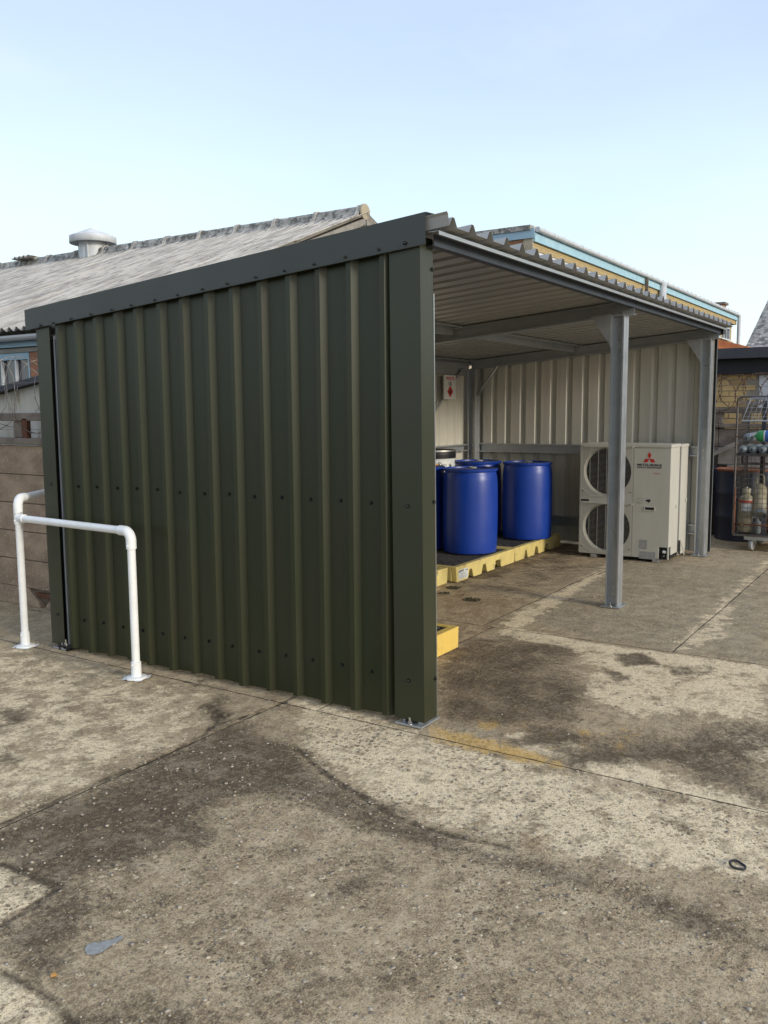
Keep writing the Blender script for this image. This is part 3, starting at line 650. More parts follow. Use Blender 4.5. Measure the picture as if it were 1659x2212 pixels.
# black levelling shoe under the rear corner of the side wall
mb = MB(); mb.box(-.05, .16, 2.80, 2.825, .0, .030).box(-.05, .16, 2.875, 2.90, .0, .030).box(-.055, .165, 2.795, 2.905, .030, .036)
part('packing_channel', mb, M['black'], sh); inst('anchor_bolt', aboltm, M['zinc'], sh, (-.04+.012, 2.86-.01, .036))

# ------------------------------------------------------------------ sign on the rear wall
sg = thing('waste_oil_sign', 'white square sign reading WASTE OIL with red diamond on the back wall', 'sign', (5.53, 2.90, 1.742))
mb = MB(); mb.box(5.388, 5.672, 2.885, 2.905, 1.742, 2.028); part('board', mb, M['label'], sg, .003)
text('lettering', 'WASTE', .062, M['red'], sg, (5.53, 2.8840, 1.985), (1, 0, 0), (0, 0, 1), width=.20)
text('lettering', 'OIL', .062, M['print'], sg, (5.53, 2.8840, 1.925), (1, 0, 0), (0, 0, 1), width=.09)
mb = MB(); c_ = (5.53, 1.835); r_ = .072; mb.prism([(c_[0]-r_, 2.884, c_[1]), (c_[0], 2.884, c_[1]-r_), (c_[0]+r_, 2.884, c_[1]), (c_[0], 2.884, c_[1]+r_)], (0, .0012, 0)); dia = part('diamond', mb, M['red'], sg)
mb = MB(); mb.prism([(c_[0]+a*.03, 2.8832, c_[1]+b_*.03-.005) for a, b_ in ((-.7, -.7), (.7, -.7), (.9, 0), (.5, .9), (.25, .3), (.0, 1.4), (-.3, .5), (-.6, .8), (-.9, 0))], (0, .0012, 0)); part('flame', mb, M['print'], dia)

# ------------------------------------------------------------------ drums
def make_drum(cx_, cy_, z0, label, group, h=.862, r=.284):
    t_ = thing('plastic_drum', label, 'drum', (cx_, cy_, z0), group)
    k = r/.284; c = (cx_, cy_, z0)
    pr = [(.0001, .012), (.245, .012), (.262, 0), (.272, .006), (.277, .04), (.281, .14), (.284, .30), (.2845, .45), (.283, .62), (.279, .74), (.272, .800), (.262, .822), (.262, .832), (.276, .836), (.281, .846), (.281, .862), (.272, .866), (.266, .862), (.262, .846)]
    mb = MB(); mb.lathe([(a*k, b_*h/.862) for a, b_ in pr], c, seg=48); part('body', mb, M['blue'], t_)
    mb = MB(); mb.lathe([(.264*k, h-.014), (.15, h-.010), (.0001, h-.009)], c, seg=36); lid = part('lid', mb, M['bluelid'], t_)
    for a in (R(20), R(200)):
        x, y = cx_+.17*math.cos(a), cy_+.17*math.sin(a); mb = MB(); mb.lathe([(.045, 0), (.045, .014), (.036, .016), (.036, .008), (.0001, .008)], (x, y, z0+h-.012), seg=18)
        part('bung', mb, M['bluelid'] if a > 1 else M['greylabel'], lid)
    return t_
DG = 'blue plastic drums on the spill pallets'
PT = .156
make_drum(4.313, 1.983, PT, 'blue plastic drum nearest the open front with pale bung cap on its lid', DG)
make_drum(5.536, 1.881, PT, 'rightmost blue plastic drum standing alone on the rear pallet edge', DG)
make_drum(5.50, 2.500, PT, 'blue plastic drum whose rim and lid show behind two others beneath the wall rail', DG)
make_drum(4.275, 2.575, PT, 'blue plastic drum half hidden behind the green wall edge', DG)
# white open top keg behind
kg = thing('white_keg', 'white keg with black lid and hazard labels behind the blue drums', 'keg', (4.80, 2.69, PT))
mb = MB(); mb.lathe([(.0001, .0), (.215, 0), (.228, .02), (.232, .5), (.230, .94)], (4.80, 2.69, PT), seg=40); part('body', mb, M['whiteplastic'], kg)
mb = MB(); mb.lathe([(.231, .925), (.243, .93), (.246, .965), (.242, .968), (.242, 1.012), (.236, 1.018), (.225, 1.012), (.20, 1.0), (.0001, 1.0)], (4.80, 2.69, PT), seg=40); part('lid', mb, M['black'], kg)
mb = MB(); mb.lathe([(.2425, 1.000), (.2475, 1.004), (.2475, 1.020), (.2425, 1.024), (.236, 1.020)], (4.80, 2.69, PT), seg=40); part('clamp_ring', mb, M['zinc'], kg)
def curved_poly(poly, cx_, cy_, r, zc, name, m, par, ang):
    mb = MB(); P = [(a, b_) for a, b_ in poly]; n = len(P)
    V3 = [Vector((cx_+r*math.cos(ang+a/r), cy_+r*math.sin(ang+a/r), zc+b_)) for a, b_ in P]
    tr = tessellate_polygon([[Vector((a, b_, 0)) for a, b_ in P]]); mb.add(V3, [tuple(t_) for t_ in tr]); return part(name, mb, m, par)
av = math.atan2(-2.18-2.69, -3.77-4.80)
lb = curved_poly([(-.24+i*.04, -.13) for i in range(13)]+[(.24-i*.04, .06) for i in range(13)], 4.80, 2.69, .2335, PT+.86, 'hazard_label', M['label'], kg, av+.25)
curved_poly([(-.065, 0), (0, -.065), (.065, 0), (0, .065)], 4.80, 2.69, .2345, PT+.83, 'diamond_border', M['print'], lb, av+.26)
dm = curved_poly([(-.058, 0), (0, -.058), (.058, 0), (0, .058)], 4.80, 2.69, .2352, PT+.83, 'diamond', M['label'], lb, av+.26)
curved_poly([(.014*math.cos(k*.52), .012+.013*math.sin(k*.52)) for k in range(12)], 4.80, 2.69, .2359, PT+.83, 'skull', M['print'], lb, av+.26)
for s_ in (1, -1): curved_poly([(-.024, -.022*s_-.003), (-.022, -.022*s_+.003-.006*(s_ < 0)+.003), (.024, .006*s_-.005), (.024, .006*s_-.011)], 4.80, 2.69, .2361, PT+.83, 'crossbone', M['print'], lb, av+.26)
curved_poly([(-.012, -.02), (.012, -.02), (.012, .02), (-.012, .02)], 4.80, 2.69, .2345, PT+.845, 'print_block', M['print'], lb, av-.12)
curved_poly([(-.018, -.022), (.018, -.022), (0, .03)], 4.80, 2.69, .2345, PT+.85, 'print_block', M['print'], lb, av+.86)
# wooden handled brush lying across the drum lid
br_ = thing('wooden_handled_brush', 'brush with varnished wooden handle lying on a blue drum lid', 'brush', (4.2, 2.4, PT+.86))
zt_ = PT+.89; mb = MB(); mb.tube([(3.98, 2.64, zt_), (4.10, 2.54, zt_), (4.24, 2.42, zt_), (4.31, 2.36, zt_-.005)], [.010, .013, .013, .010], 10); part('handle', mb, M['wood'], br_)
mb = MB(); mb.tube([(4.31, 2.36, zt_-.005), (4.34, 2.335, zt_-.006)], .012, 10); mb.tube([(4.34, 2.335, zt_-.006), (4.43, 2.26, zt_-.012)], .004, 8); part('ferrule', mb, M['zinc'], br_)

# ------------------------------------------------------------------ spill pallets
def grating(x0, x1, y0, y1, z, par, pitch=.05):
    mb = MB(); x = x0
    while x < x1-.01: mb.box(x, x+.012, y0, y1, z-.02, z); x += pitch
    y = y0
    while y < y1-.01: mb.box(x0, x1, y, y+.012, z-.02, z-.0015); y += pitch
    return part('grating', mb, M['grate'], par)
def pallet(x0, x1, y0, y1, h, label, m, feet=True, lab=False):
    t_ = thing('spill_pallet', label, 'spill pallet', ((x0+x1)/2, (y0+y1)/2, 0), 'yellow spill pallets in the shelter')
    L_ = x1-x0; zb = .088 if feet else .0
    # front face outline with fork notches
    P = [(x0, h), (x1, h)]
    if feet:
        xs = [x1-.0]; seg_ = [(x1, x1-.33), (x1-.495, x1-.655), (x1-.785, x1-.955), (x0+.24, x0)]
        for i, (a, b_) in enumerate(seg_):
            pass
            if i > 0: P.append((a+.035, zb))
            P += [(a-(.012 if i == 0 else 0), .002), (b_+(.012 if i == 3 else 0), .002)] if i in (0, 3) else [(a, .002), (b_, .002)]
            if i < 3: P.append((b_-.035, zb))
    else: P += [(x1-.006, .002), (x0+.006, .002)]
    rim = .055; body = None
    mb = MB(); mb.prism([(a, y0, b_) for a, b_ in P], (0, rim, 0)); body = part('tray', mb, m, t_, .006)
    mb = MB(); mb.prism([(a, y1-rim, b_) for a, b_ in P], (0, rim, 0)); part('tray_side', mb, m, t_, .006)
    for xa in (x0, x1-rim):
        mb = MB(); mb.box(xa+.001, xa+rim-.001, y0+rim, y1-rim, .006, h); part('tray_side', mb, m, t_, .006)
    mb = MB(); mb.box(x0+rim, x1-rim, y0+rim, y1-rim, .03 if feet else .004, .04 if feet else .02); part('tray_floor', mb, m, t_)
    if feet:
        n = 0
        for a, b_ in seg_[1:3]: 
            mb = MB(); mb.box(b_, a, y0+rim, y1-rim, .002, .029); part('foot', mb, m, t_)
    grating(x0+rim+.005, x1-rim-.005, y0+rim+.005, y1-rim-.005, h-.006, t_)
    if lab:
        mb = MB(); mb.box(x0+.045, x0+.235, y0-.0015, y0+.001, .022, .115); l_ = part('maker_label', mb, M['label'], t_)
        text('lettering', 'EMPTEEZY', .022, M['print'], l_, (x0+.115, y0-.002, .100), (1, 0, 0), (0, 0, 1), width=.085)
        mb = MB(); mb.lathe([(.0001, 0), (.010, 0)], (x0+.058, y0-.0022, .098), (0, -1, 0), 14); part('emblem', mb, M['print'], l_)
        for q, (a, b_, z_) in enumerate(((.19, .228, .100), (.08, .20, .078), (.095, .185, .066), (.07, .21, .054), (.06, .215, .042), (.06, .215, .033))):
            mb = MB(); mb.box(x0+a, x0+b_, y0-.0022, y0-.0014, z_-.0022-(.004 if q == 0 else 0), z_+.0022); part('print_line', mb, M['greylabel'] if q else M['print'], l_)
    return t_
pallet(3.40, 4.715, 1.655, 2.87, .150, 'faded yellow spill pallet with white maker label, nearest pair of drums on it', M['yellowp'], lab=True)
pallet(4.73, 6.03, 1.66, 2.87, .150, 'stained yellow spill pallet in the rear corner under the rightmost drum', M['yellowp'])
pallet(2.05, 3.355, 1.72, 2.87, .150, 'yellow spill pallet mostly hidden, only its end shows by the green wall edge', M['yellowp'])
pallet(.55, 1.432, .580, 1.25, .148, 'bright yellow low sump tray on the floor just inside the near corner', M['yellow'], feet=False)

# ------------------------------------------------------------------ air conditioners
def ac(x0, x1, y0, y1, z0, z1, label, logo):
    t_ = thing('air_conditioner', label, 'air conditioner', ((x0+x1)/2, (y0+y1)/2, 0), 'outdoor air conditioner units')
    d_ = .03; notch = (y0-.001, y0+.098, z0+.01, z0+.125)
    # casing: front panels built round the two fan openings and the pipe notch
    ymid = y0+.385
    mb = MB(); mb.box(x0+d_, x1, y0+.002, y1-.002, z0+.03, z1-.03); 
    mb2 = MB(); mb2.box(x0+.004, x1-.004, y0+.004, y1-.004, z0, z0+.035)
    mb3 = MB(); mb3.box(x0-.008, x1+.004, y0-.006, y1+.006, z1-.035, z1)
    if not logo: 
        part('casing', mb, M['ac'], t_, .008)
    else:
        core = MB(); core.box(x0+.115, x1, y0+.002, y1-.002, z0+.036, z1-.036); part('casing', core, M['ac'], t_, .006)
        sp = MB(); sp.box(x0+.02, x0+.114, y0+.002, y0+.016, z0+.13, z1-.036); part('side_panel', sp, M['ac'], t_)
        sp = MB(); sp.box(x0+.02, x0+.114, y1-.016, y1-.002, z0+.036, z1-.036); part('side_panel', sp, M['ac'], t_)
        sp = MB(); sp.box(x0+.02, x0+.114, ymid-.008, ymid+.008, z0+.036, z1-.036); part('divider', sp, M['ac'], t_)
    part('base', mb2, M['acdark'] if logo else M['ac'], t_); part('top_cover', mb3, M['ac'], t_, .006)
    for yy in (y0+.1, y1-.2):
        mb = MB(); mb.box(x0-.01, x1, yy, yy+.06, .001, z0); part('foot', mb, M['galv'], t_)
    if logo:
        # service panel, with notch for the pipes at the bottom
        mb = MB(); mb.prism([(x0, y0, z0+.13), (x0, y0+.10, z0+.13), (x0, y0+.10, z0+.005), (x0, ymid, z0+.005), (x0, ymid, z1-.036), (x0, y0, z1-.036)], (.02, 0, 0)); part('service_panel', mb, M['ac'], t_, .003)
        mb = MB(); mb.box(x0+.03, x0+.10, y0+.012, y0+.10, z0+.0, z0+.128); part('pipe_recess', mb, M['acdark'], t_)
        mb = MB(); mb.box(x0, x0+.02, y0, y0+.012, z0+.0, z0+.129); part('corner_post', mb, M['ac'], t_)
        mb = MB(); mb.tube([(x0+.07, y0+.05, z0+.03), (x0+.01, y0+.05, z0+.03)], .010, 10); mb.tube([(x0+.04, y0+.045, z0+.075), (x0-.002, y0+.045, z0+.085)], .016, 10); part('pipe_stub', mb, M['whiteplastic'], t_)
        # fan panel with two round openings
        for k, (zc, zlo, zhi) in enumerate(((.945, .640, z1-.036), (.334, z0+.005, .640))):
            yc = .925; rad = .262; n = 48; mb = MB(); q = ymid+.001
            outer = []
            for i in range(n):
                a = 2*math.pi*i/n; ca, sa = math.cos(a), math.sin(a)
                tt = min(((y1-yc) if ca > 0 else (yc-q))/abs(ca) if abs(ca) > 1e-6 else 9, ((zhi-zc) if sa > 0 else (zc-zlo))/abs(sa) if abs(sa) > 1e-6 else 9)
                outer.append((yc+ca*tt, zc+sa*tt))
            # put corners in
            cor = [(q, zlo), (y1, zlo), (y1, zhi), (q, zhi)]
            for cc in cor:
                j = min(range(n), key=lambda i: (outer[i][0]-cc[0])**2+(outer[i][1]-cc[1])**2); outer[j] = cc
            vs = []
            for i in range(n):
                a = 2*math.pi*i/n; yy, zz = yc+rad*math.cos(a), zc+rad*math.sin(a)
                vs += [(x0+.002, outer[i][0], outer[i][1]), (x0+.002, yy, zz), (x0+.06, yc+(rad-.012)*math.cos(a), zc+(rad-.012)*math.sin(a)), (x0+.020, outer[i][0], outer[i][1])]
            fs = []
            for i in range(n):
                j = (i+1) % n; fs += [(4*i, 4*j, 4*j+1, 4*i+1), (4*i+1, 4*j+1, 4*j+2, 4*i+2), (4*i, 4*i+3, 4*j+3, 4*j)]
            mb.add(vs, fs); part('fan_panel', mb, M['ac'], t_)
            mb = MB(); mb.lathe([(.0001, 0), (rad+.02, 0)], (x0+.112, yc, zc), (-1, 0, 0), 40); part('fan_recess', mb, M['acdark'], t_)
            mb = MB(); mb.lathe([(.05, 0), (.05, .035), (.0001, .045)], (x0+.10, yc, zc), (-1, 0, 0), 20)
            for b_ in range(3):
                a0 = b_*2.094+.4*k
                def bp_(r, a, x): return (x0+x, yc+r*math.cos(a0+a), zc+r*math.sin(a0+a))
                mb.add([bp_(.045, -.3, .075), bp_(.235, -.55, .055), bp_(.245, .35, .095), bp_(.045, .5, .10)], [(0, 1, 2, 3)])
            o = part('fan', mb, M['acdark'], t_)
            # wire guard
            mb = MB(); zt2 = zc+.262; zb2 = zc-.262; nw = 42
            for i in range(nw):
                z = zb2+(zt2-zb2)*i/(nw-1); dz = z-zc; half = .277 if dz > -.2 else .277-(-.2-dz)*.9*1.6
                mb.tube([(x0-.014, yc-half, z), (x0-.014, yc+half, z)], .0009, 4, False)
            for i in range(7):
                y = yc-.277+.554*i/6; zl = zb2 if 1 < i < 5 else zb2+(.06 if i in (1, 5) else .075); mb.tube([(x0-.017, y, zl), (x0-.017, y, zt2)], .0015, 4, False)
            mb.box(x0-.018, x0-.002, yc-.285, yc+.285, zt2, zt2+.018)
            mb.tube([(x0-.016, yc+.277, zb2+.07), (x0-.016, yc+.165, zb2-.003), (x0-.016, yc-.165, zb2-.003), (x0-.016, yc-.277, zb2+.07)], .0028, 5)
            part('fan_guard', mb, M['ac'], t_)
            for yy in (yc-.265, yc+.262):
                for zz in (zt2+.010, zb2+.045): inst('screw', scm, M['screw'], t_, (x0-.016, yy, zz)).scale = (.7, .7, .7)
        # handles, labels, marks
        for yc, zc in ((.457, .565), (1.165, .620)):
            mb = MB(); w_, h_ = .048, .016
            for a in ((yc-w_-.008, yc-w_, zc-h_-.008, zc+h_+.008), (yc+w_, yc+w_+.008, zc-h_-.008, zc+h_+.008), (yc-w_, yc+w_, zc+h_, zc+h_+.008), (yc-w_, yc+w_, zc-h_-.008, zc-h_)): mb.box(x0-.006, x0-.0005, a[0], a[1], a[2], a[3])
            hd = part('handle', mb, M['ac'], t_); mb = MB(); mb.box(x0-.0022, x0-.0006, yc-w_, yc+w_, zc-h_+.006, zc+h_); part('grip_shadow_slot', mb, M['acdark'], hd)
        for yc, zc, w_, h_ in ((.515, .182, .042, .05), (.468, .068, .085, .040)):
            mb = MB(); mb.box(x0-.0018, x0-.0006, yc-w_, yc+w_, zc-h_, zc+h_); part('rating_label', mb, M['greylabel'], t_)
        mb = MB(); mb.box(x0-.0018, x0-.0006, .435, .590, .626, .672); lab_ = part('instruction_label', mb, M['ac'], t_)
        mb = MB()
        for sg_ in ((.575, .640, .56, .660), (.56, .660, .545, .640), (.545, .640, .53, .660), (.53, .66, .515, .64), (.59, .626, .50, .626), (.59, .672, .50, .672)): mb.tube([(x0-.0022, sg_[0], sg_[1]), (x0-.0022, sg_[2], sg_[3])], .0012, 4)
        part('drawing', mb, M['greylabel'], lab_)
        mb = MB(); mb.prism([(x0-.0030, y, z) for y, z in ((.502, .650), (.49, .662), (.455, .667), (.445, .655), (.455, .645), (.455, .636), (.475, .630), (.478, .642), (.492, .640))], (.001, 0, 0)); part('hand_symbol', mb, M['print'], lab_)
        # three diamonds
        yc, zc = .473, 1.092; k = .072
        def dm_(ang):
            u_ = Vector((0, -math.sin(ang), math.cos(ang))); v_ = Vector((0, -math.cos(ang), -math.sin(ang))); o_ = Vector((x0-.0018, yc, zc))
            return [o_+u_*0, o_+u_*k*.5+v_*k*.289, o_+u_*k, o_+u_*k*.5-v_*k*.289]
        mb = MB()
        for a in (0, R(120), R(240)): mb.prism(dm_(a), (.001, 0, 0))
        part('emblem', mb, M['red'], t_)
        text('lettering', 'MITSUBISHI', .036, M['print'], t_, (x0-.0012, .4705, 1.026), (0, -1, 0), (0, 0, 1), width=.252, depth=.0008)
        text('lettering', 'HEAVY INDUSTRIES', .023, M['print'], t_, (x0-.0012, .4705, 1.000), (0, -1, 0), (0, 0, 1), width=.252, depth=.0008)
        text('lettering', 'Inverter', .026, M['pinkprint'], t_, (x0-.0012, .385, .942), (0, -1, 0), (0, 0, 1), width=.070, depth=.0006)
        # corner chamfer strip along the side
        for zz in (.58,):
            mb = MB(); mb.box(x0+.24, x0+.30, y0-.006, y0+.001, zz-.018, zz+.018); part('side_handle', mb, M['ac'], t_)
    else:
        mb = MB(); mb.box(x0+.22, x0+.28, y0-.006, y0+.001, .60, .636); part('side_handle', mb, M['ac'], t_)
        mb = MB(); mb.box(x0+.01, x0+.05, y0-.004, y0+.001, z0+.01, z0+.16); part('pipe_recess', mb, M['acdark'], t_)
        mb = MB(); mb.hexa([(x0+.045, y0-.005, z0+.15), (x0+.045, y0-.045, z0+.0), (x0+.050, y0-.045, z0+.0), (x0+.050, y0-.005, z0+.15)], [(x0+.075, y0-.005, z0+.15), (x0+.090, y0-.045, z0+.0), (x0+.095, y0-.045, z0+.0), (x0+.080, y0-.005, z0+.15)]); part('bent_cover', mb, M['ac'], t_)
    return t_
ac(5.462, 5.822, .250, 1.228, .035, 1.245, 'cream air conditioner with two fans and red three diamond emblem facing the yard', True)
ac(5.832, 6.150, .240, 1.220, .035, 1.235, 'plain cream air conditioner standing behind the one with the red emblem', False)

# ------------------------------------------------------------------ white handrail
hr = thing('handrail', 'white painted tubular handrail standing in front of the green wall', 'handrail', (-.17, 2.5, 0))
Pr = Vector((-.214, 1.934, 0)); Pl = Vector((-.121, 3.166, 0)); rp = .0245
zl, zh = .905, 1.035
mb = MB(); mb.tube([Pr+Vector((0, 0, .02)), Pr+Vector((0, 0, zl-.06))], rp, 20); part('post', mb, M['whitepaint'], hr)
mb = MB(); mb.tube([Pl+Vector((0, 0, .02)), Pl+Vector((0, 0, zh-.06))], rp, 20); part('post', mb, M['whitepaint'], hr)
d1 = (Pl-Pr).normalized()
mb = MB(); mb.tube([Pr+Vector((0, 0, zl))+d1*.06, Pl+Vector((0, 0, zl-.004))-d1*.03], rp, 20); part('rail', mb, M['whitepaint'], hr)
d2 = Vector((.85, .52, 0)).normalized(); Pe = Pl+d2*1.6
mb = MB(); mb.tube([Pl+Vector((0, 0, zh))+d2*.06, Pe+Vector((0, 0, zh))-d2*.06], rp, 20); part('rail', mb, M['whitepaint'], hr)
mb = MB(); mb.tube([Pe+Vector((0, 0, .02)), Pe+Vector((0, 0, zh-.06))], rp, 20); part('post', mb, M['whitepaint'], hr)
def elbow(P, d, z):
    pts = []; rc = .055; rr = []
    top = P+Vector((0, 0, z)); c = top+d*rc-Vector((0, 0, rc))
    pts.append(P+Vector((0, 0, z-.105))); 
    for i in range(9):
        a = math.pi-(math.pi/2)*i/8; pts.append(c+d*rc*math.cos(a)+Vector((0, 0, rc*math.sin(a))))
    pts.append(top+d*.105)
    mb = MB(); mb.tube(pts, .031, 20); return part('elbow', mb, M['whitepaint'], hr)
elbow(Pr, d1, zl); elbow(Pl, d2, zh); elbow(Pe, -d2, zh)
mb = MB(); mb.tube([Pl+Vector((0, 0, zl-.045)), Pl+Vector((0, 0, zl+.040))], .031, 20); mb.tube([Pl+Vector((0, 0, zl-.004)), Pl+Vector((0, 0, zl-.004))-d1*.075], .030, 20); part('tee', mb, M['whitepaint'], hr)
for P in (Pr, Pl, Pe):
    mb = MB(); mb.lathe([(.0001, -.002), (.062, -.002), (.063, .007), (.055, .011), (.034, .014), (.031, .022), (.0305, .10), (.0245, .102)], P+Vector((0, 0, .001)), seg=28); part('base_flange', mb, M['whitepaint'], hr)
gsc = MB(); gsc.lathe([(.0001, 0), (.006, 0), (.006, .006), (.0001, .0065)], ax=(-1, 0, 0), seg=8); gscm = gsc.data('grub_screw')
for P, z in ((Pr, .085), (Pr, zl-.085), (Pl, zl-.02), (Pl, .085)): inst('grub_screw', gscm, M['whitepaint'], hr, P+Vector((-.030, -.002, z)))
for P, z in ((Pl, 0), (Pr, 0)):
    # spilled paint round the flange
    mb = MB(); n = 22; vs = [(P.x, P.y, .0022)]+[(P.x+(.075+.022*math.sin(i*2.3)+.012*math.sin(i*5.1))*math.cos(i*2*math.pi/n), P.y+(.075+.020*math.cos(i*1.7))*math.sin(i*2*math.pi/n), .0022) for i in range(n)]
    mb.add(vs, [(0, i+1, (i+1) % n+1) for i in range(n)]); part('paint_splash', mb, M['whitepaint'], hr)

# ------------------------------------------------------------------ concrete panel fences
def pfence(x, y0, y1, name_label, ys_posts, hgt_top, m_panel, hole=None, z_first=.155, side=-1):
    t_ = thing('concrete_fence', name_label, 'fence', (x, (y0+y1)/2, 0))
    step = .2395; n = 5
    for a, b_ in zip(ys_posts[:-1], ys_posts[1:]):
        ya, yb = a+.004, b_-.004
        if hole and ya < hole[0] < yb:   # kicker board broken away at one place
            hy, hz = hole; mb = MB()
            mb.prism([(x, ya, .0), (x, hy-.03, 0), (x, hy-.05, .04), (x, hy-.16, .09), (x, hy-.18, .152), (x, ya, .152)], (.05, 0, 0)); part('fence_panel', mb, m_panel, t_, .004)
            mb = MB(); mb.prism([(x, yb, 0), (x, hy+.03, 0), (x, hy+.06, .05), (x, hy+.15, .12), (x, hy+.18, .152), (x, yb, .152)], (.05, 0, 0)); part('fence_panel', mb, m_panel, t_, .004)
            mb = MB(); mb.hexa([(x+.0, hy-.1, .075), (x+.04, hy-.1, .075), (x+.04, hy-.1, .125), (x, hy-.1, .125)], [(x+.02, hy+.1, .085), (x+.05, hy+.1, .085), (x+.05, hy+.1, .12), (x+.02, hy+.1, .12)]); part('brick_fragment', mb, M['rust'], t_)
        else:
            mb = MB(); mb.box(x, x+.05, ya, yb, -.03, .152); part('fence_panel', mb, m_panel, t_, .004)
        for k in range(n):
            z = z_first+k*step; dx = random.uniform(-.004, .004)
            mb = MB(); mb.hexa([(x+dx, ya, z), (x+dx, yb, z), (x+.05+dx, yb, z), (x+.05+dx, ya, z)], [(x+dx+random.uniform(-.003, .006), ya, z+step-.006), (x+dx, yb, z+step-.006), (x+.05+dx, yb, z+step-.006), (x+.05+dx, ya, z+step-.006)])
            part('fence_panel', mb, m_panel, t_, .004)
        mb = MB(); mb.box(x-.03, x+.08, ya-.002, yb+.002, 1.358, 1.412); part('fence_rail', mb, M['fencedark'], t_, .008)
        mb = MB(); mb.box(x-.025, x+.075, ya-.002, yb+.002, 1.552, 1.618); part('coping', mb, M['fencedark'], t_, .01)
        for yy in (ya+.42, ya+1.18):
            mb = MB(); mb.box(x, x+.05, yy-.055, yy+.055, 1.413, 1.551); part('baluster', mb, M['fencedark'], t_, .01)
    for yy in ys_posts:
        mb = MB(); mb.box(x-.005, x+.075, yy-.055, yy+.055, 1.413, 1.66 if side < 0 else 1.551); part('fence_post', mb, M['fencedark'], t_, .01)
        mb = MB(); mb.box(x+.052, x+.13, yy-.06, yy+.06, -.03, 1.357); part('fence_post', mb, M['fencedark'], t_, .01)
    return t_
lf = pfence(.69, 3.2, 9.5, 'brown concrete panel fence left of the green shelter wall', [3.12, 4.93, 6.74, 8.55, 10.36], 1.6, M['fence'], hole=(4.09, .1))
mb = MB(); mb.box(.665, .70, 4.140, 4.205, 1.395, 1.57); part('rusted_bracket', mb, M['rust'], lf)
rf_ = pfence(8.40, -2.2, 4.5, 'dark concrete panel fence at the right under the yellow brick wall', [-2.9, -1.1, .42, 2.2, 4.0], 1.6, M['fencedark'], side=1)
for ya, yb, za, zb in ((-.14, .10, .90, 1.10), (-.38, -.15, .90, 1.10), (-.62, -.39, .90, 1.10), (.11, .42, .87, 1.10), (-.3, .30, .66, .88), (-.85, -.31, .66, .88)):
    mb = MB(); mb.box(8.36, 8.397, ya+.006, yb-.006, za+.004, zb-.004); part('concrete_block', mb, M['fencepale'], rf_, .012)
mb = MB(); mb.hexa([(8.30, .62, .90), (8.30, .62, .96), (8.35, .62, .96), (8.35, .62, .90)], [(8.30, -.10, 1.27), (8.30, -.10, 1.33), (8.35, -.10, 1.33), (8.35, -.10, 1.27)])
tag(part('strut', mb, M['fencepale'], None), 'grey diagonal bar leaning on the right hand fence behind the cage', 'bar')
mb = MB()
# razor wire coils
def coil(x, y0, y1, z, r, pitch, m, label, rx_=.9, seedv=1, w_=.0035, bs=.012, flat=False):
    rr = random.Random(seedv); t_ = thing('razor_wire', label, 'barbed wire', (x, (y0+y1)/2, z-r))
    for ph, sg_ in ((0, 1), (1.9, -1)):
        pts = []; n = int((y1-y0)/pitch*22)
        for i in range(n+1):
            a = sg_*2*math.pi*i/22+ph; y = y0+(y1-y0)*i/n+(0 if flat else .03*math.sin(i*.7+ph))
            rad = r*(1+(.04 if flat else .10)*math.sin(i*.37+ph)+(0 if flat else .04*math.sin(i*1.3))); pts.append((x+.04*sg_+.02*math.sin(a), y+rad*math.cos(a), z+rad*math.sin(a)) if flat else (x+rad*rx_*math.cos(a), y, z+rad*math.sin(a)))
        mb = MB(); mb.tube(pts, w_, 4, False); part('wire', mb, m, t_)
        bb = MB(); P = [Vector(p) for p in pts]; acc = 0
        for i in range(n):
            sd_ = P[i+1]-P[i]; L0 = sd_.length; k = 0
            while acc < L0:
                c = P[i]+sd_*(acc/L0); q = Vector((rr.uniform(-1, 1), rr.uniform(-1, 1), rr.uniform(-1, 1))).normalized()*bs
                tt = sd_.normalized()*w_*2.0; bb.add([c-q, c+tt, c+q, c-tt, c+q.cross(tt).normalized()*w_*1.2, c-q.cross(tt).normalized()*w_*1.2], [(0, 1, 4), (1, 2, 4), (2, 3, 4), (3, 0, 4), (1, 0, 5), (2, 1, 5), (3, 2, 5), (0, 3, 5)]); acc += .042
            acc -= L0
        part('barb', bb, m, t_, kind='stuff')
    for z_ in (z-r*.98, z+r*.3):
        mb = MB(); mb.tube([(x+.01, y0+(y1-y0)*i/12, z_+.012*math.sin(i*1.9)) for i in range(13)], .0022, 4, False); part('line_wire', mb, m, t_)
    return t_
coil(8.42, -2.2, 2.5, 1.82, .235, .30, M['rustwire'], 'rusty coil of barbed wire above the fence at the right', seedv=3, flat=True, w_=.0042, bs=.021)
coil(.72, 3.3, 8.5, 1.78, .30, .46, M['wire'], 'grey coil of razor wire above the fence at the left', seedv=4, w_=.0028, bs=.009)

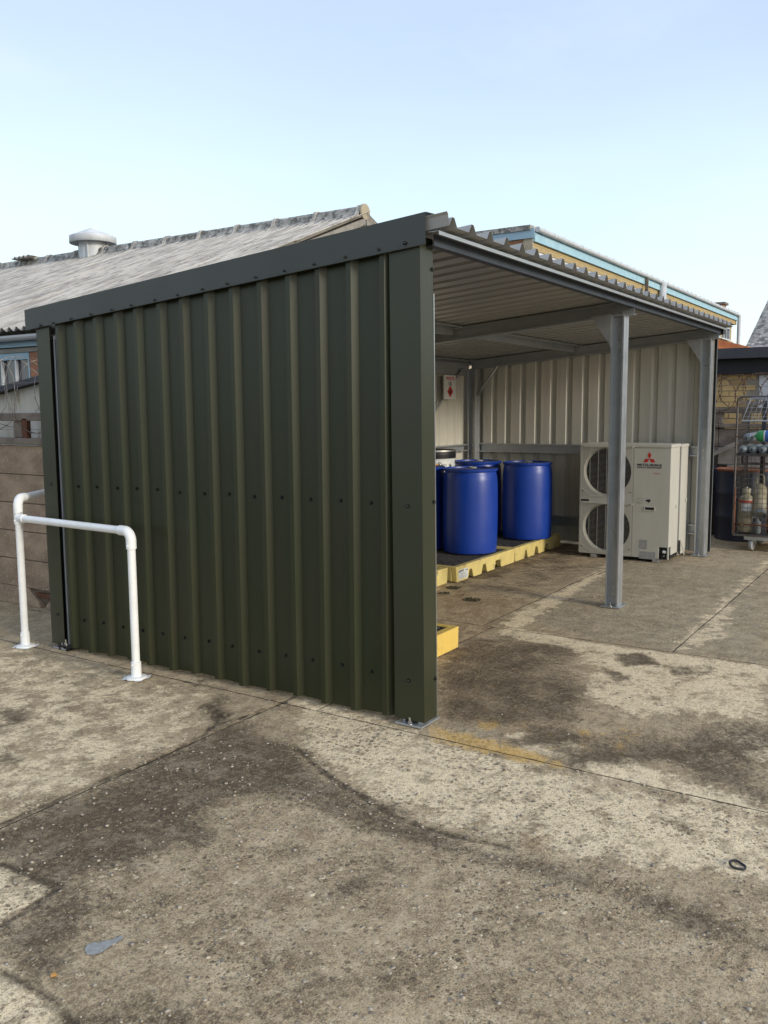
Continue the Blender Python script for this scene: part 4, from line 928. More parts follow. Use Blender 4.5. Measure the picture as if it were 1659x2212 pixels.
# ------------------------------------------------------------------ lean-to with white wall between fence and workshop
lt = thing('white_lean_to', 'low white walled lean-to with black roof edge behind the left fence', 'outhouse', (1.6, 5.6, 0))
for i in range(9):
    y = 3.55+i*.5; zt_ = 1.86-.142*(y-5.3)
    mb = MB(); mb.hexa([(1.5, y+.003, -.03), (1.52, y+.003, -.03), (1.52, y+.497, -.03), (1.5, y+.497, -.03)], [(1.5, y+.003, 1.86-.142*(y-5.3)), (1.52, y+.003, 1.86-.142*(y-5.3)), (1.52, y+.497, 1.86-.142*(y+.5-5.3)), (1.5, y+.497, 1.86-.142*(y+.5-5.3))]); part('wall_panel', mb, M['whitewall'], lt, .003)
mb = MB(); a, b_ = 3.4, 8.2; mb.hexa([(1.42, a, 1.865-.142*(a-5.3)), (2.4, a, 1.865-.142*(a-5.3)), (2.4, a, 1.93-.142*(a-5.3)), (1.42, a, 1.92-.142*(a-5.3))], [(1.42, b_, 1.865-.142*(b_-5.3)), (2.4, b_, 1.865-.142*(b_-5.3)), (2.4, b_, 1.93-.142*(b_-5.3)), (1.42, b_, 1.92-.142*(b_-5.3))]); part('roof', mb, M['felt'], lt)
mb = MB(); mb.box(1.53, 2.35, 3.56, 8.04, -.03, 1.4); part('wall', mb, M['whitewall'], lt)

# ------------------------------------------------------------------ workshop with fibre cement roof (left, behind)
wk = thing('workshop', 'long workshop with weathered corrugated grey roof and blue window behind the shelter', 'building', (5.6, 13, 0))
XE1, XR1, ZE1, ZR1 = 2.86, 8.25, 2.60, 4.70; YG = 5.98; tanr = (ZR1-ZE1)/(XR1-XE1)
def corr_sheet(w_, l_, pitch=.146, amp=.027, sub=6):
    n = int(round(w_/pitch*sub)); mb = MB(); vs = []
    for i in range(n+1):
        y = w_*i/n; h = amp*math.cos(2*math.pi*y/pitch)
        for x, e in ((0, 0), (l_, 0)): vs += [(x, y, h), (x, y, h-.009)]
    fs = []
    for i in range(n): a = i*4; b2 = a+4; fs += [(a, a+2, b2+2, b2), (a+1, b2+1, b2+3, a+3), (a, b2, b2+1, a+1), (a+2, a+3, b2+3, b2+2)]
    mb.add(vs, fs, True); mb.add([vs[0], vs[1], vs[3], vs[2]], [(0, 1, 2, 3)]); mb.add([vs[-4], vs[-3], vs[-1], vs[-2]], [(0, 2, 3, 1)])
    return fix(mb.data('roof_sheet'), R(60))
nrow = 3; slen = math.hypot(XR1-XE1, ZR1-ZE1); rl = slen/nrow; csm = corr_sheet(1.022, rl+.12); csm.materials.append(M['asbestos'])
ang = math.atan(tanr)
for row in range(nrow):
    for i in range(14):
        s0 = row*rl-.02; x = XE1+math.cos(ang)*s0-.0; z = ZE1+math.sin(ang)*s0+.012*0
        o = inst('roof_sheet', csm, None, wk, (x, YG-.10+i*1.022, z+.030+row*.003+random.uniform(-.003, .003)), (random.uniform(-.004, .004), -ang+R(-.25), random.uniform(-.003, .003)))
        # far slope
        if row == 0:
            pass
far = corr_sheet(14.3, slen, sub=3); far.materials.append(M['asbestos'])
inst('far_roof_slope', far, None, wk, (2*XR1-XE1, YG-.10+14.3, ZE1+.03), (0, -ang, math.pi))
# ridge tiles with collars
for i in range(17):
    y = YG-.02+i*.875; mb = MB(); n = 9
    P = [(XR1-.30, ZR1-.06), (XR1-.14, ZR1+.015)]+[(XR1+.105*math.cos(a), ZR1+.07+.105*math.sin(a)) for a in [math.pi*(1-k/6) for k in range(7)]]+[(XR1+.14, ZR1+.015), (XR1+.30, ZR1-.06)]
    mb.strip([(a, y, b2) for a, b2 in P], (0, .885, 0)); rtile = part('ridge_tile', mb, M['asbdark'], wk); md = rtile.modifiers.new('s', 'SOLIDIFY'); md.thickness = .012
    mb = MB(); mb.strip([(XR1+(a-XR1)*1.06, y, ZR1+(b2-ZR1)*1.08+.006) for a, b2 in P], (0, .07, 0)); c2 = part('collar', mb, M['asbestos'], rtile); md = c2.modifiers.new('s', 'SOLIDIFY'); md.thickness = .014
mb = MB(); mb.lathe([(.0001, .0), (.10, .0), (.125, .015), (.125, .05), (.10, .06), (.0001, .06)], (XR1, YG-.02, ZR1+.075), (0, -1, 0), 24); part('ridge_end_cap', mb, M['render'], wk)
mb = MB(); mb.tube([(XR1-.01, YG-.06, ZR1+.0), (XR1-.01, YG-.06, ZR1-.75)], .018, 6); part('gable_rod', mb, M['asbdark'], wk)
# gable wall, verge board
mb = MB(); mb.prism([(XE1+.16, YG, 0), (2*XR1-XE1-.16, YG, 0), (2*XR1-XE1-.16, YG, ZE1), (XR1, YG, ZR1-.045), (XE1+.16, YG, ZE1+.0)], (0, .22, 0)); part('gable_wall', mb, M['render'], wk)
mb = MB(); mb.hexa([(XE1-.05, YG-.075, ZE1-.13), (XE1-.05, YG-.0, ZE1-.13), (XE1-.05, YG-.0, ZE1-.03), (XE1-.05, YG-.075, ZE1-.03)], [(XR1-.02, YG-.075, ZR1-.13), (XR1-.02, YG-.0, ZR1-.13), (XR1-.02, YG-.0, ZR1-.03), (XR1-.02, YG-.075, ZR1-.03)]); part('verge_board', mb, M['fencepale'], wk)
mb = MB(); mb.hexa([(2*XR1-XE1+.05, YG-.075, ZE1-.13), (2*XR1-XE1+.05, YG-.0, ZE1-.13), (2*XR1-XE1+.05, YG-.0, ZE1-.03), (2*XR1-XE1+.05, YG-.075, ZE1-.03)], [(XR1+.02, YG-.075, ZR1-.13), (XR1+.02, YG-.0, ZR1-.13), (XR1+.02, YG-.0, ZR1-.03), (XR1+.02, YG-.075, ZR1-.03)]); part('verge_board', mb, M['fencepale'], wk)
# long wall: sill wall, brick piers, windows, blue head board, gutter
YE = YG+14.2
mb = MB(); mb.box(3.02, 3.20, YG+.22, YE, -.03, 1.85); part('wall', mb, M['whitewall'], wk)
mb = MB(); mb.box(3.06, 3.20, YG+.22, YE, 1.85, 2.52); part('backing_wall', mb, M['mortar'], wk)
mb = MB(); mb.box(2.97, 3.02, YG-.02, YE, 2.42, 2.56); part('blue_board', mb, M['bluepaint'], wk)
mb = MB(); mb.box(2.985, 3.04, YG-.02, YE, 2.355, 2.405); part('lintel', mb, M['fencepale'], wk)
mb = MB(); pts = []
for k in range(9):
    a = math.pi*(1+k/8); pts.append((XE1+.02+.062*math.cos(a), YG-.05, 2.545+.062*math.sin(a)))
mb.strip(pts, (0, 14.3, 0)); o = part('gutter', mb, M['gutter'], wk); md = o.modifiers.new('s', 'SOLIDIFY'); md.thickness = .004
for y in np.arange(YG+.9, YE, 1.0):
    mb = MB(); mb.strip([(XE1+.02+.072*math.cos(math.pi*(1+k/8)), y, 2.545+.072*math.sin(math.pi*(1+k/8))) for k in range(9)], (0, .05, 0)); o = part('gutter_bracket', mb, M['winwhite'], wk); md = o.modifiers.new('s', 'SOLIDIFY'); md.thickness = .006
bm = MB(); bm.box(-.05, .05, -.1065, .1065, -.0325, .0325); brkm = bm.data('brick'); brkm.materials.append(M['brickred'])
bm = MB(); bm.box(-.05, .05, -.051, .051, -.0325, .0325); brkh = bm.data('brick'); brkh.materials.append(M['brickred'])
for row in range(9):
    z = 1.86+.0375+row*.075-.03
    if z > 2.35: break
    ys_ = [(7.34-.108, brkm), (7.34-.222-.05, brkh), (7.34-.34-.106, brkm)] if row % 2 else [(7.34-.052, brkh), (7.34-.112-.106, brkm), (7.34-.335-.106, brkm)]
    for y, me_ in ys_: inst('brick', me_, None, wk, (3.05+random.uniform(-.003, .003), y, z), (0, 0, random.uniform(-.01, .01)))
mb = MB(); mb.box(3.006, 3.06, 6.9, 7.34, 1.85, 2.352); part('mortar_backing', mb, M['mortar'], wk)
for w0 in (7.36, 9.8, 12.2):
    wn = MB(); y0_, y1_ = w0, w0+2.3
    wn.box(3.0, 3.05, y0_, y1_, 2.27, 2.352).box(3.0, 3.05, y0_, y0_+.02, 1.86, 2.27).box(3.0, 3.05, y1_-.03, y1_, 1.86, 2.27).box(2.99, 3.05, y0_, y1_, 1.83, 1.87)
    wo = part('window', wn, M['bluepaint'], wk)
    for k in range(1, 8):
        mb = MB(); y = y0_+k*.285; mb.box(3.005, 3.04, y-.012, y+.012, 1.872, 2.268); part('glazing_bar', mb, M['winwhite'], wo)
    for k in range(8):
        mb = MB(); mb.box(3.045, 3.05, y0_+.02+k*.285, min(y0_+.02+(k+1)*.285, y1_-.03), 1.872, 2.268); part('pane', mb, M['glass'], wo)
# roof ventilator
vt = MB(); vt.lathe([(.27, -.35), (.27, .30)], (XR1, 12.5, 4.72), seg=32); v_ = part('ventilator', vt, M['gutter'], wk)
vt = MB(); vt.lathe([(.455, .245), (.455, .375), (.43, .385), (.0001, .57)], (XR1, 12.5, 4.72), seg=36); o = part('cowl', vt, M['winwhite'], v_); md = o.modifiers.new('s', 'SOLIDIFY'); md.thickness = .01
for k in range(4):
    a = k*math.pi/2+.5; vt = MB(); vt.box(XR1+.29*math.cos(a)-.015, XR1+.29*math.cos(a)+.015, 12.5+.29*math.sin(a)-.015, 12.5+.29*math.sin(a)+.015, 4.6, 5.05); part('stay', vt, M['gutter'], v_)
sc2 = corr_sheet(.55, .5); o = inst('loose_roof_sheet', sc2, M['asbdark'], wk, (XR1-.30, 14.2, ZR1+.16), (0, .02, 0.0))

# ------------------------------------------------------------------ two storey brick building far right
M['b2red'] = mat('far_red_brick', (.36, .16, .08), .9, col2=(.30, .13, .06), nscale=3)
def brick_far(name, c1, c2, mo):
    m = bpy.data.materials.new(name); m.use_nodes = True; n = m.node_tree; b = n.nodes['Principled BSDF']; g = n.nodes.new('ShaderNodeNewGeometry')
    sep = n.nodes.new('ShaderNodeSeparateXYZ'); n.links.new(g.outputs['Position'], sep.inputs[0]); ad = n.nodes.new('ShaderNodeMath'); n.links.new(sep.outputs[0], ad.inputs[0]); n.links.new(sep.outputs[1], ad.inputs[1])
    cb = n.nodes.new('ShaderNodeCombineXYZ'); n.links.new(ad.outputs[0], cb.inputs[0]); n.links.new(sep.outputs[2], cb.inputs[1])
    t_ = n.nodes.new('ShaderNodeTexBrick'); t_.inputs['Scale'].default_value = 1; t_.inputs['Brick Width'].default_value = .225; t_.inputs['Row Height'].default_value = .075; t_.inputs['Mortar Size'].default_value = .010
    t_.inputs['Color1'].default_value = (*c1, 1); t_.inputs['Color2'].default_value = (*c2, 1); t_.inputs['Mortar'].default_value = (*mo, 1); n.links.new(cb.outputs[0], t_.inputs['Vector'])
    n.links.new(t_.outputs['Color'], b.inputs['Base Color']); b.inputs['Roughness'].default_value = .9
    bp = n.nodes.new('ShaderNodeBump'); bp.inputs['Distance'].default_value = .008; bp.invert = True; n.links.new(t_.outputs['Fac'], bp.inputs['Height']); n.links.new(bp.outputs[0], b.inputs['Normal']); return m
M['b2red'] = brick_far('far_orange_brick', (.40, .16, .07), (.33, .13, .06), (.30, .22, .15))
M['b2yel'] = brick_far('far_yellow_brick', (.50, .37, .16), (.44, .31, .13), (.38, .31, .2))
b2 = thing('brick_building', 'flat roofed brick building with blue boards and long white gutter beyond the shelter', 'building', (33, 13, 0))
X0, X1, Y0, Y1 = 19.86, 47.6, 8.08, 18
mb = MB(); mb.box(X0+.001, X0+.25, Y0+.25, Y1, -.03, 6.42); part('wall', mb, M['b2red'], b2)
mb = MB(); mb.box(X0-.02, X0+.06, Y0-.02, Y0+.26, 4, 6.40); part('corner_pier', mb, M['render'], b2)
mb = MB(); mb.box(X0+.06, X1, Y0+.15, Y0+.3, -.03, 5.2); part('wall', mb, M['b2yel'], b2)
mb = MB(); mb.box(X0+.06, X1, Y0, Y0+.3, 6.10, 6.32); part('brick_band', mb, M['b2yel'], b2)
mb = MB(); mb.box(X0+.0, X1, Y0-.09, Y0+.0, 6.31, 6.56); part('fascia_board', mb, M['bluepeel'], b2)
mb = MB(); mb.box(X0-.06, X0-.021, Y0-.08, Y1, 6.40, 6.66); part('fascia_board', mb, M['bluepaint'], b2)
mb = MB(); mb.box(X0-.10, X1, Y0+.02, Y1, 6.62, 6.76); part('roof', mb, M['asbdark'], b2)
mb = MB(); mb.tube([(X0+.0, Y0-.16, 6.63), (X1, Y0-.16, 6.60)], .075, 12); part('gutter', mb, M['gutter'], b2)
for i in range(36):
    x = X0+.4+i*.76; mb = MB(); mb.tube([(x, Y0-.16, 6.628), (x+.05, Y0-.16, 6.627)], .083, 12); part('gutter_joint', mb, M['winwhite'], b2)
for x in (32.5, X1-.1):
    mb = MB(); mb.tube([(x, Y0-.16, 6.58), (x, Y0-.16, 3)], .16 if x < 40 else .10, 10); part('downpipe', mb, M['gutter'], b2)
for x in (30.3,):
    mb = MB(); mb.box(x, x+.08, Y0-.22, Y0-.10, 5.9, 6.52); part('light_bracket', mb, M['fencedark'], b2)
x = X0+.20
while x < X1-2.2:
    wo = MB(); a, b_ = x, x+1.95
    wo.box(a, b_, Y0+.03, Y0+.10, 6.02, 6.098).box(a, a+.06, Y0+.03, Y0+.10, 5.22, 6.02).box(b_-.06, b_, Y0+.03, Y0+.10, 5.22, 6.02).box(a, b_, Y0+.0, Y0+.10, 5.16, 5.22)
    w1 = part('window', wo, M['winwhite'], b2)
    for k in (1, 2): mb = MB(); mb.box(a+k*.65-.03, a+k*.65+.03, Y0+.04, Y0+.09, 5.22, 6.02); part('frame', mb, M['winwhite'], w1)
    mb = MB(); mb.box(a+.06, b_-.06, Y0+.045, Y0+.085, 5.78, 5.83); part('frame', mb, M['winwhite'], w1)
    for k in range(3): mb = MB(); mb.box(a+.06+k*.61, a+.06+(k+1)*.61, Y0+.095, Y0+.10, 5.22, 6.02); part('pane', mb, M['glass'], w1)
    mb = MB(); mb.box(b_+.0, b_+.25, Y0+.01, Y0+.15, 5.2, 6.099); part('brick_pier', mb, M['b2yel'], b2)
    x += 2.2
mb = MB(); mb.box(46.6, 47.3, Y0+.5, Y0+1.2, 6.7, 7.15); ch_ = part('chimney', mb, M['b2red'], b2)
mb = MB(); mb.box(46.5, 47.4, Y0+.4, Y0+1.3, 7.15, 7.27); part('chimney_cap', mb, M['fencedark'], ch_)
mb = MB(); mb.box(26.6, 27.4, Y0+.5, Y0+1, 6.76, 6.9); part('roof_outlet', mb, M['fencedark'], b2)

# ------------------------------------------------------------------ yellow brick outbuilding with black flat roof edge (right)
yb_ = thing('yellow_brick_outbuilding', 'yellow brick outbuilding with deep black roof edge behind the right fence', 'building', (10, -1, 0))
mb = MB(); mb.box(9.006, 9.25, -6, 2.6, -.03, 2.2); part('mortar_backing', mb, M['mortar'], yb_)
mb = MB(); mb.box(9.25, 11.5, 2.35, 2.6, -.03, 2.2).box(9.25, 11.5, -6, -5.75, -.03, 2.2); part('wall', mb, M['b2yel'], yb_)
mb = MB(); mb.box(8.72, 11.7, -6.2, 2.8, 2.27, 2.41); part('fascia', mb, M['felt'], yb_, .004)
mb = MB(); mb.box(8.86, 11.6, -6.1, 2.75, 2.075, 2.268); part('soffit_board', mb, M['soffit'], yb_)
bm = MB(); bm.box(-.05, .05, -.1065, .1065, -.0325, .0325); bym = bm.data('brick'); bym.materials.append(M['brickyel'])
bym2 = bm.data('brick'); bym2.materials.append(M['brickyel2'])
rr = random.Random(9)
for row in range(16):
    z = 2.035-row*.075; off = .1125*(row % 2)
    for k in range(9):
        y = 1.10-off-k*.225
        if y < -.80: continue
        if y-.11 < .06 and z > 1.66 and y < .10: continue
        inst('brick', bym2 if rr.random() < .14 else bym, None, yb_, (9.05+rr.uniform(-.004, .004), y, z), (0, 0, rr.uniform(-.012, .012)))
mb = MB(); mb.box(8.985, 9.0, -.95, .045, 1.60, 2.05); part('white_window_board', mb, M['whiteboard'], yb_, .003)
# terracotta roof beyond
tr_ = thing('orange_roofed_shed', 'small shed roof with bright orange sloping edge beyond the shelter corner', 'shed', (12.6, 1.4, 0))
mb = MB(); P = [(12.4, 2.2, 3.05), (12.4, .32, 2.30), (12.4, .32, 2.62)]
mb = MB(); mb.hexa([(12.4, .85, 2.52), (12.4, 2.4, 2.90), (12.4, 2.4, 3.12), (12.4, .85, 2.66)], [(13.6, .85, 2.52), (13.6, 2.4, 2.90), (13.6, 2.4, 3.12), (13.6, .85, 2.66)]); part('roof', mb, M['terra'], tr_)
mb = MB(); mb.prism([(12.45, .9, -.03), (12.45, 2.4, -.03), (12.45, 2.4, 2.88), (12.45, .9, 2.50)], (1.1, 0, 0)); part('wall', mb, M['fencepale'], tr_)
# ------------------------------------------------------------------ shed roof at the far right
rs = thing('corrugated_roofed_shed', 'shed with steep lichened corrugated roof at the right edge', 'building', (16, -2, 0))
sl3 = math.tan(R(27)); X3, Z3, Y3 = 13.2, 2.62, 1.05
a3 = R(27); cs3 = corr_sheet(1.022, 2.3, amp=.05, pitch=.3407, sub=8); cs3.materials.append(M['asbestos'])
for row in range(3):
    for i in range(6):
        s0 = row*2.2; inst('roof_sheet', cs3, None, rs, (X3+math.cos(a3)*s0, Y3-.42-(i+1)*1.022, Z3+math.sin(a3)*s0+.02), (0, -a3-R(.3), 0))
Lr = 6.7; ex, ez = X3+math.cos(a3)*Lr, Z3+math.sin(a3)*Lr
mb = MB(); mb.hexa([(X3, Y3-.45, Z3-.02), (X3, Y3, Z3-.02), (X3, Y3, Z3+.05), (X3, Y3-.45, Z3+.08)], [(ex, Y3-.45, ez-.02), (ex, Y3, ez-.02), (ex, Y3, ez+.05), (ex, Y3-.45, ez+.08)]); part('verge', mb, M['asbdark'], rs)
mb = MB(); mb.prism([(X3+.2, Y3-.1, -.03), (ex, Y3-.1, -.03), (ex, Y3-.1, ez-.06), (X3+.2, Y3-.1, Z3+.02)], (0, -6.3, 0)); part('wall', mb, M['fencepale'], rs)

# ------------------------------------------------------------------ steel drums by the right fence
def steel_drum(x, y, label, rust, h=.872):
    t_ = thing('steel_drum', label, 'oil drum', (x, y, 0), 'dark steel drums by the right fence')
    r = .290; pr = [(.0001, .012), (.272, .012), (.285, 0), (.294, .004), (.290, .02)]
    for z in (.29, .58): pr += [(r, z-.03), (r+.010, z-.008), (r+.010, z+.008), (r, z+.03)]
    pr += [(r, h-.03)]; mb = MB(); mb.lathe(pr, (x, y, .001), seg=40); part('body', mb, M['navy'], t_)
    mb = MB(); mb.lathe([(r, h-.031), (r+.007, h-.02), (r+.007, h-.002), (r-.002, h), (r-.008, h-.016), (.0001, h-.014)], (x, y, .001), seg=40); part('rim', mb, M['rustlid'] if rust else M['navy'], t_)
steel_drum(7.72, -.02, 'navy steel drum with rusty orange rim behind the roll cage', True)
steel_drum(8.00, .60, 'dark steel drum half hidden behind the shelter end column', False, .86)

# ------------------------------------------------------------------ roll cage trolley with gas cylinders
rc = thing('roll_cage', 'wire roll cage trolley on castors loaded with gas cylinders at the right edge', 'roll cage', (7.1, -.50, 0))
xa, xb_, ya, yb2, zb_, zt3 = 6.75, 7.42, -.13, -.93, .185, 1.74
def frame(pts, name, r=.0125):
    mb = MB(); mb.tube(pts, r, 10); return part(name, mb, M['cage'], rc)
def loop_(x): 
    rr_ = .06; pts = [(x, ya, zb_)]
    for i in range(7): a = i/6*math.pi/2; pts.append((x, ya-rr_+rr_*math.cos(a), zt3-rr_+rr_*math.sin(a)))
    for i in range(7): a = math.pi/2+i/6*math.pi/2; pts.append((x, yb2+rr_+rr_*math.cos(a), zt3-rr_+rr_*math.sin(a)))
    pts.append((x, yb2, zb_)); return pts
frame(loop_(xa), 'front_hoop'); frame(loop_(xb_), 'back_hoop')
frame([(xa+.035, ya+.004, zb_), (xa+.035, ya+.004, zt3-.05)], 'side_post', .009)
for z in (zt3-.06, 1.10, .60): frame([(xa, ya, z), (xb_, ya, z)], 'side_rail', .007); frame([(xa, yb2, z), (xb_, yb2, z)], 'side_rail', .007)
def meshpanel(kind, ys=(ya, yb2)):
    mb = MB(); 
    if kind == 'side':
        for yy in ys:
            for i in range(1, 13): x = xa+(xb_-xa)*i/13; mb.tube([(x, yy, zb_), (x, yy, zt3-.02)], .0030, 4, False)
            for i in range(1, 24): z = zb_+(zt3-zb_)*i/24; mb.tube([(xa, yy, z), (xb_, yy, z)], .0030, 4, False)
    elif kind == 'back':
        for i in range(1, 16): y = ya+(yb2-ya)*i/16; mb.tube([(xb_, y, zb_), (xb_, y, zt3-.02)], .0030, 4, False)
        for i in range(1, 22): z = zb_+(zt3-zb_)*i/22; mb.tube([(xb_, ya, z), (xb_, yb2, z)], .0030, 4, False)
    elif kind == 'gate':
        for i in range(1, 16): y = ya+(yb2-ya)*i/16; mb.tube([(xa, y, zb_+.02), (xa, y, 1.09)], .0032, 4, False)
        for i in range(1, 16): z = zb_+.03+(1.07-zb_)*i/16; mb.tube([(xa, ya, z), (xa, yb2, z)], .0032, 4, False)
    return mb
part('side_mesh', meshpanel('side', (ya,)), M['cage'], rc); part('side_mesh', meshpanel('side', (yb2,)), M['cage'], rc); part('back_mesh', meshpanel('back'), M['cage'], rc); part('gate_mesh', meshpanel('gate'), M['cage'], rc)
frame([(xa-.004, ya, 1.10), (xa-.004, yb2, 1.10)], 'gate_top_rail', .008)
mb = MB(); mb.tube([(xa-.005, ya-.02, .30), (xa-.005, yb2, .30)], .010, 8); mb.tube([(xa-.005, ya-.012, .19), (xa-.005, ya-.012, .72)], .008, 8); part('rusty_bar', mb, M['rustlid'], rc)
# upper half gate folded inwards, leaning
g0 = MB(); P4 = [Vector((xa+.10, ya-.12, 1.72)), Vector((xa+.02, ya-.05, 1.47)), Vector((xa+.02, yb2+.02, 1.47)), Vector((xa+.10, yb2-.05, 1.72))]
g0.tube(P4+[P4[0]], .010, 8); up_gate = part('folded_gate', g0, M['galv'], rc)
mb = MB()
for i in range(1, 14): f_ = i/14; mb.tube([P4[0].lerp(P4[3], f_), P4[1].lerp(P4[2], f_)], .0025, 4, False)
for i in range(1, 5): f_ = i/5; mb.tube([P4[0].lerp(P4[1], f_), P4[3].lerp(P4[2], f_)], .0025, 4, False)
part('gate_wires', mb, M['galv'], up_gate)
mb = MB(); mb.box(xa+.01, xb_, yb2, ya, 1.075, 1.088); part('shelf', mb, M['cage'], rc)
mb = MB(); mb.box(xa-.005, xb_+.005, yb2, ya-.0, .165, .183); part('base_tray', mb, M['cage'], rc)
mb = MB(); mb.box(xa+.02, xb_-.02, yb2+.04, ya-.12, .125, .164); part('chassis', mb, M['galv'], rc)
for x in (xa+.08, xb_-.08):
    for y in (ya-.20, yb2+.10):
        cf = MB(); cf.box(x-.04, x+.04, y-.035, y+.035, .112, .125).box(x-.035, x+.035, y-.026, y-.022, .05, .112).box(x-.035, x+.035, y+.022, y+.026, .05, .112); cst = part('castor', cf, M['zinc'], rc)
        cw = MB(); cw.lathe([(.012, -.02), (.050, -.02), (.060, -.016), (.062, 0), (.060, .016), (.050, .02), (.012, .02)], (x-.02, y, .063), (.25, 1, 0), 28); cw.lathe([(.0001, -.024), (.014, -.024), (.014, .024), (.0001, .024)], (x-.02, y, .063), (.25, 1, 0), 12); part('wheel', cw, M['rubber'], cst)
mb = MB(); mb.box(xb_-.05, xb_-.01, ya-.20, ya-.16, .19, 1.70); part('inner_post', mb, M['felt'], rc)
mb = MB(); mb.box(xa-.014, xa-.009, ya-.04, ya+.01, 1.29, 1.30); part('clip', mb, M['rust'], rc)
CG = 'gas cylinders in the roll cage'
def cyl(p0, p1, r, m, label, neck=True, collar=None, dome=True, seg=26, extra=None):
    p0 = Vector(p0); p1 = Vector(p1); ax = (p1-p0); L_ = ax.length; ax.normalize()
    t_ = thing('gas_cylinder', label, 'gas cylinder', p0, CG)
    pr = [(.0001, .0), (r*.55, .004), (r*.85, .016), (r, .04), (r, L_-r*1.25)]
    for k in range(1, 7): a = k/6*math.pi/2*.9; pr.append((r*math.cos(a), L_-r*1.25+r*.95*math.sin(a)))
    pr += [(r*.22, L_-r*.18), (r*.22, L_)]
    mb = MB(); mb.lathe(pr, p0, ax, seg); part('body', mb, m, t_)
    if neck:
        mb = MB(); mb.lathe([(r*.3, L_-.01), (r*.3, L_+.02), (r*.16, L_+.02), (r*.16, L_+.06), (.0001, L_+.06)], p0, ax, 14)
        o_ = ax.orthogonal().normalized(); c_ = p0+ax*(L_+.035); mb.tube([c_-o_*r*.45, c_+o_*r*.55], r*.14, 8); part('valve', mb, M['zinc'], t_)
    if extra: extra(t_, p0, ax, L_, r)
    return t_
def band(t_, p0, ax, L_, r):
    mb = MB(); mb.lathe([(r*1.012, L_*.0+.02), (r*1.012, L_-r*1.25-.05)], p0, ax, 26); part('blue_band', mb, M['cylblue'], t_)
    mb = MB(); mb.lathe([(r*1.02, L_-r*1.25-.05), (r*1.02, L_-r*1.25-.035)], p0, ax, 26); part('white_band', mb, M['label'], t_)
cyl((6.90, -1.05, 1.298), (6.90, -.285, 1.298), .064, M['cylgreen'], 'green and blue gas cylinder lying on top of the cage shelf', extra=band)
cyl((7.35, -.24, 1.286), (6.86, -.215, 1.275), .050, M['cylgrey'], 'dull grey cylinder lying on the upper layer left of the green one', neck=False)
for i, (y, nm) in enumerate(((-.180, 'leftmost'), (-.283, 'second from left'), (-.390, 'third from left'), (-.50, 'fourth from left'), (-.61, 'fifth from left'), (-.72, 'sixth from left'))):
    cyl((7.38, y, 1.145), (6.83+.01*(i % 2), y, 1.145), .050, M['cylgrey'], 'round grey cylinder end on the cage shelf, %s in the bottom row' % nm, neck=False)
def lab_ex(t_, p0, ax, L_, r):
    mb = MB(); n = 10; vs = []
    for i in range(n+1):
        a = R(150)+R(110)*i/n; vs += [(p0.x+r*1.012*math.cos(a), p0.y+r*1.012*math.sin(a), p0.z+.26), (p0.x+r*1.012*math.cos(a), p0.y+r*1.012*math.sin(a), p0.z+.34)]
    mb.add(vs, [(2*i, 2*i+2, 2*i+3, 2*i+1) for i in range(n)]); part('paper_label', mb, M['label'], t_)
    mb = MB(); mb.lathe([(.035, L_-.05), (.045, L_-.02), (.048, L_+.03), (.040, L_+.045), (.0001, L_+.045)], p0, ax, 16); part('valve_guard', mb, M['cylcream'], t_)
    mb = MB(); mb.lathe([(r*1.01, L_-r*1.5), (r*1.03, L_-r*1.4), (r*.98, L_-r*1.15)], p0, ax, 22); part('red_strap', mb, M['red'], t_)
cyl((6.90, -.235, .185), (6.90, -.235, .66), .078, M['cylcream'], 'upright cream cylinder with white paper label at the left of the cage', neck=True, extra=lab_ex)
def shroud(t_, p0, ax, L_, r):
    mb = MB(); mb.lathe([(r*.92, -.02), (r*.92, .02)], p0, ax, 26); mb.lathe([(r*.35, -.004), (r*.38, .0), (.0001, .002)], p0, ax, 18); part('foot_ring', mb, M['cylgrey'], t_)
    o_ = ax.orthogonal().normalized(); q_ = ax.cross(o_)
    top = p0+ax*(L_-.02); mb = MB(); mb.tube([top+Vector((0, .038, 0)), top+Vector((0, .038, .09)), top+Vector((0, .02, .125)), top+Vector((0, -.02, .125)), top+Vector((0, -.038, .09)), top+Vector((0, -.038, 0))], .010, 8); part('carry_handle', mb, M['cylcream'], t_)
cyl((6.81, -.400, .42), (7.10, -.345, .74), .074, M['cylcream'], 'tilted cream cylinder with carrying handle, its round foot towards the yard', neck=False, extra=shroud)
cyl((6.86, -.375, .185), (6.86, -.375, .355), .036, M['cylgrey'], 'small dark grey cylinder standing under the tilted cream one', neck=True)
cyl((6.92, -.53, .185), (6.92, -.53, .44), .070, M['rustlid'], 'squat rusty red cylinder beside the tilted cream one', neck=True)
cyl((7.10, -.72, .185), (7.10, -.72, .85), .080, M['cylgrey'], 'tall grey cylinder at the right end of the cage', neck=True)

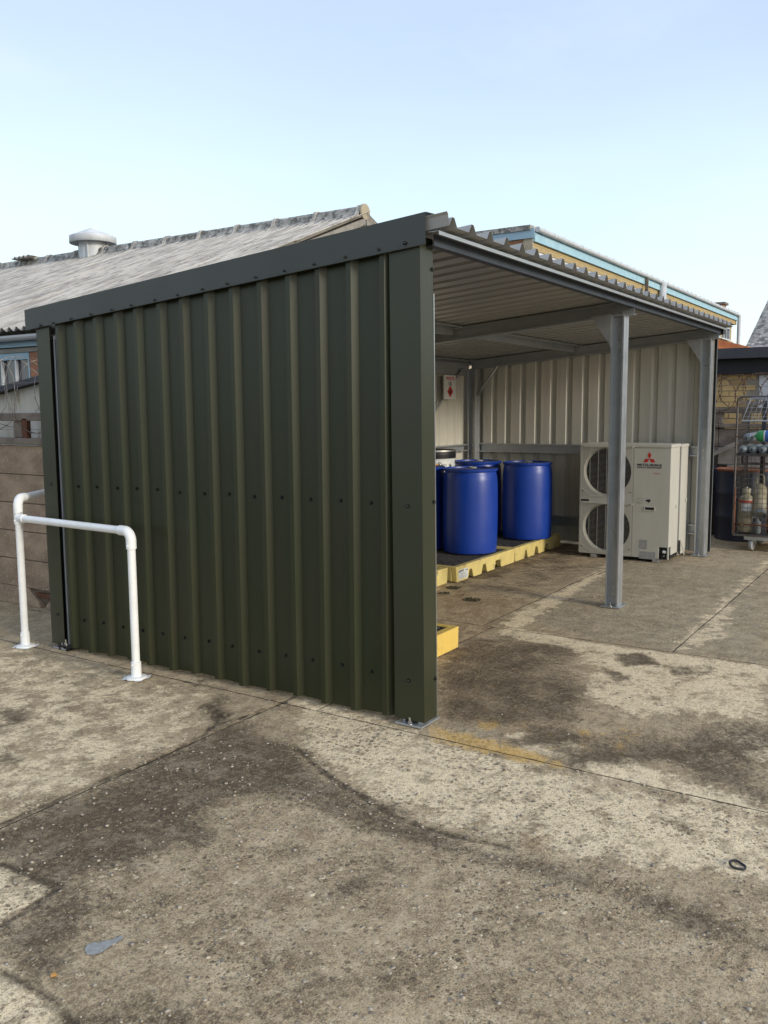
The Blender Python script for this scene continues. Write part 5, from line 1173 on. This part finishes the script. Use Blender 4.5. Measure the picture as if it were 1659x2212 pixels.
# ------------------------------------------------------------------ small things on the ground
gx, gy = pix(1593, 1872)
mb = MB(); mb.tube([(gx+.026*math.cos(a)*(1+.15*math.sin(3*a)), gy+.026*math.sin(a), .006+.004*math.sin(a)) for a in [i*2*math.pi/20 for i in range(21)]], .0045, 8); tag(part('rubber_ring', mb, M['black'], None), 'small black rubber ring lying on the concrete at the right', 'ring')
def clump(u, v, r, n, label, m, seedv):
    x, y = pix(u, v); rr_ = random.Random(seedv); mb = MB()
    for i in range(n):
        a = rr_.uniform(0, 6.3); d = r*math.sqrt(rr_.random()); c = Vector((x+d*math.cos(a), y+d*math.sin(a)*1.0, 0)); s_ = rr_.uniform(.008, .02)
        q = Vector((rr_.uniform(-1, 1), rr_.uniform(-1, 1), rr_.uniform(.1, .9))).normalized()*s_; p_ = q.orthogonal().normalized()*s_*.4
        mb.add([c-p_, c+q, c+p_, c+Vector((0, 0, s_*.5))], [(0, 1, 2), (0, 3, 1), (2, 1, 3)])
    o = part('moss', mb, m, None, kind='stuff'); tag(o, label, 'moss'); return o
clump(980, 1270, .07, 120, 'dark moss tuft on the floor below the pallet label', M['moss'], 1)
clump(960, 1282, .05, 60, 'small moss tuft beside the green post on the shelter floor', M['moss'], 2)
clump(1018, 1296, .08, 110, 'flat moss patch on the shelter floor in front of the pallet', M['moss'], 3)
mb = MB(); x, y = pix(997, 1287); mb.add([(x-.02, y, .004), (x+.035, y+.01, .006), (x+.02, y-.03, .026), (x-.015, y-.02, .012)], [(0, 1, 2, 3)]); o = part('dead_leaf', mb, M['leaf'], None); md = o.modifiers.new('s', 'SOLIDIFY'); md.thickness = .0008; tag(o, 'curled brown leaf on the shelter floor among the moss', 'leaf')
for i, (u, v, s_, lb_) in enumerate(((1325, 1281, .016, 'pale stone chip near the foot of the middle column'), (1282, 1290, .013, 'small stone left of the middle column base'), (115, 1878+230, .010, 'brown chip of stone in the lower left foreground'), (135, 1475, .012, 'brown chip of stone on the concrete below the handrail'), (1410, 2050-180, .010, 'pale pebble on the rough concrete at the lower right'))):
    x, y = pix(u, v); b0 = bmesh.new(); bmesh.ops.create_icosphere(b0, subdivisions=2, radius=s_)
    rr_ = random.Random(i)
    for vv in b0.verts: vv.co *= rr_.uniform(.75, 1.15); vv.co.z *= .55
    me = bpy.data.meshes.new('stone'); b0.to_mesh(me); b0.free(); o = link('stone', me, M['pebble'] if i != 2 else M['wood'], None, (x, y, s_*.3)); tag(o, lb_, 'stone')
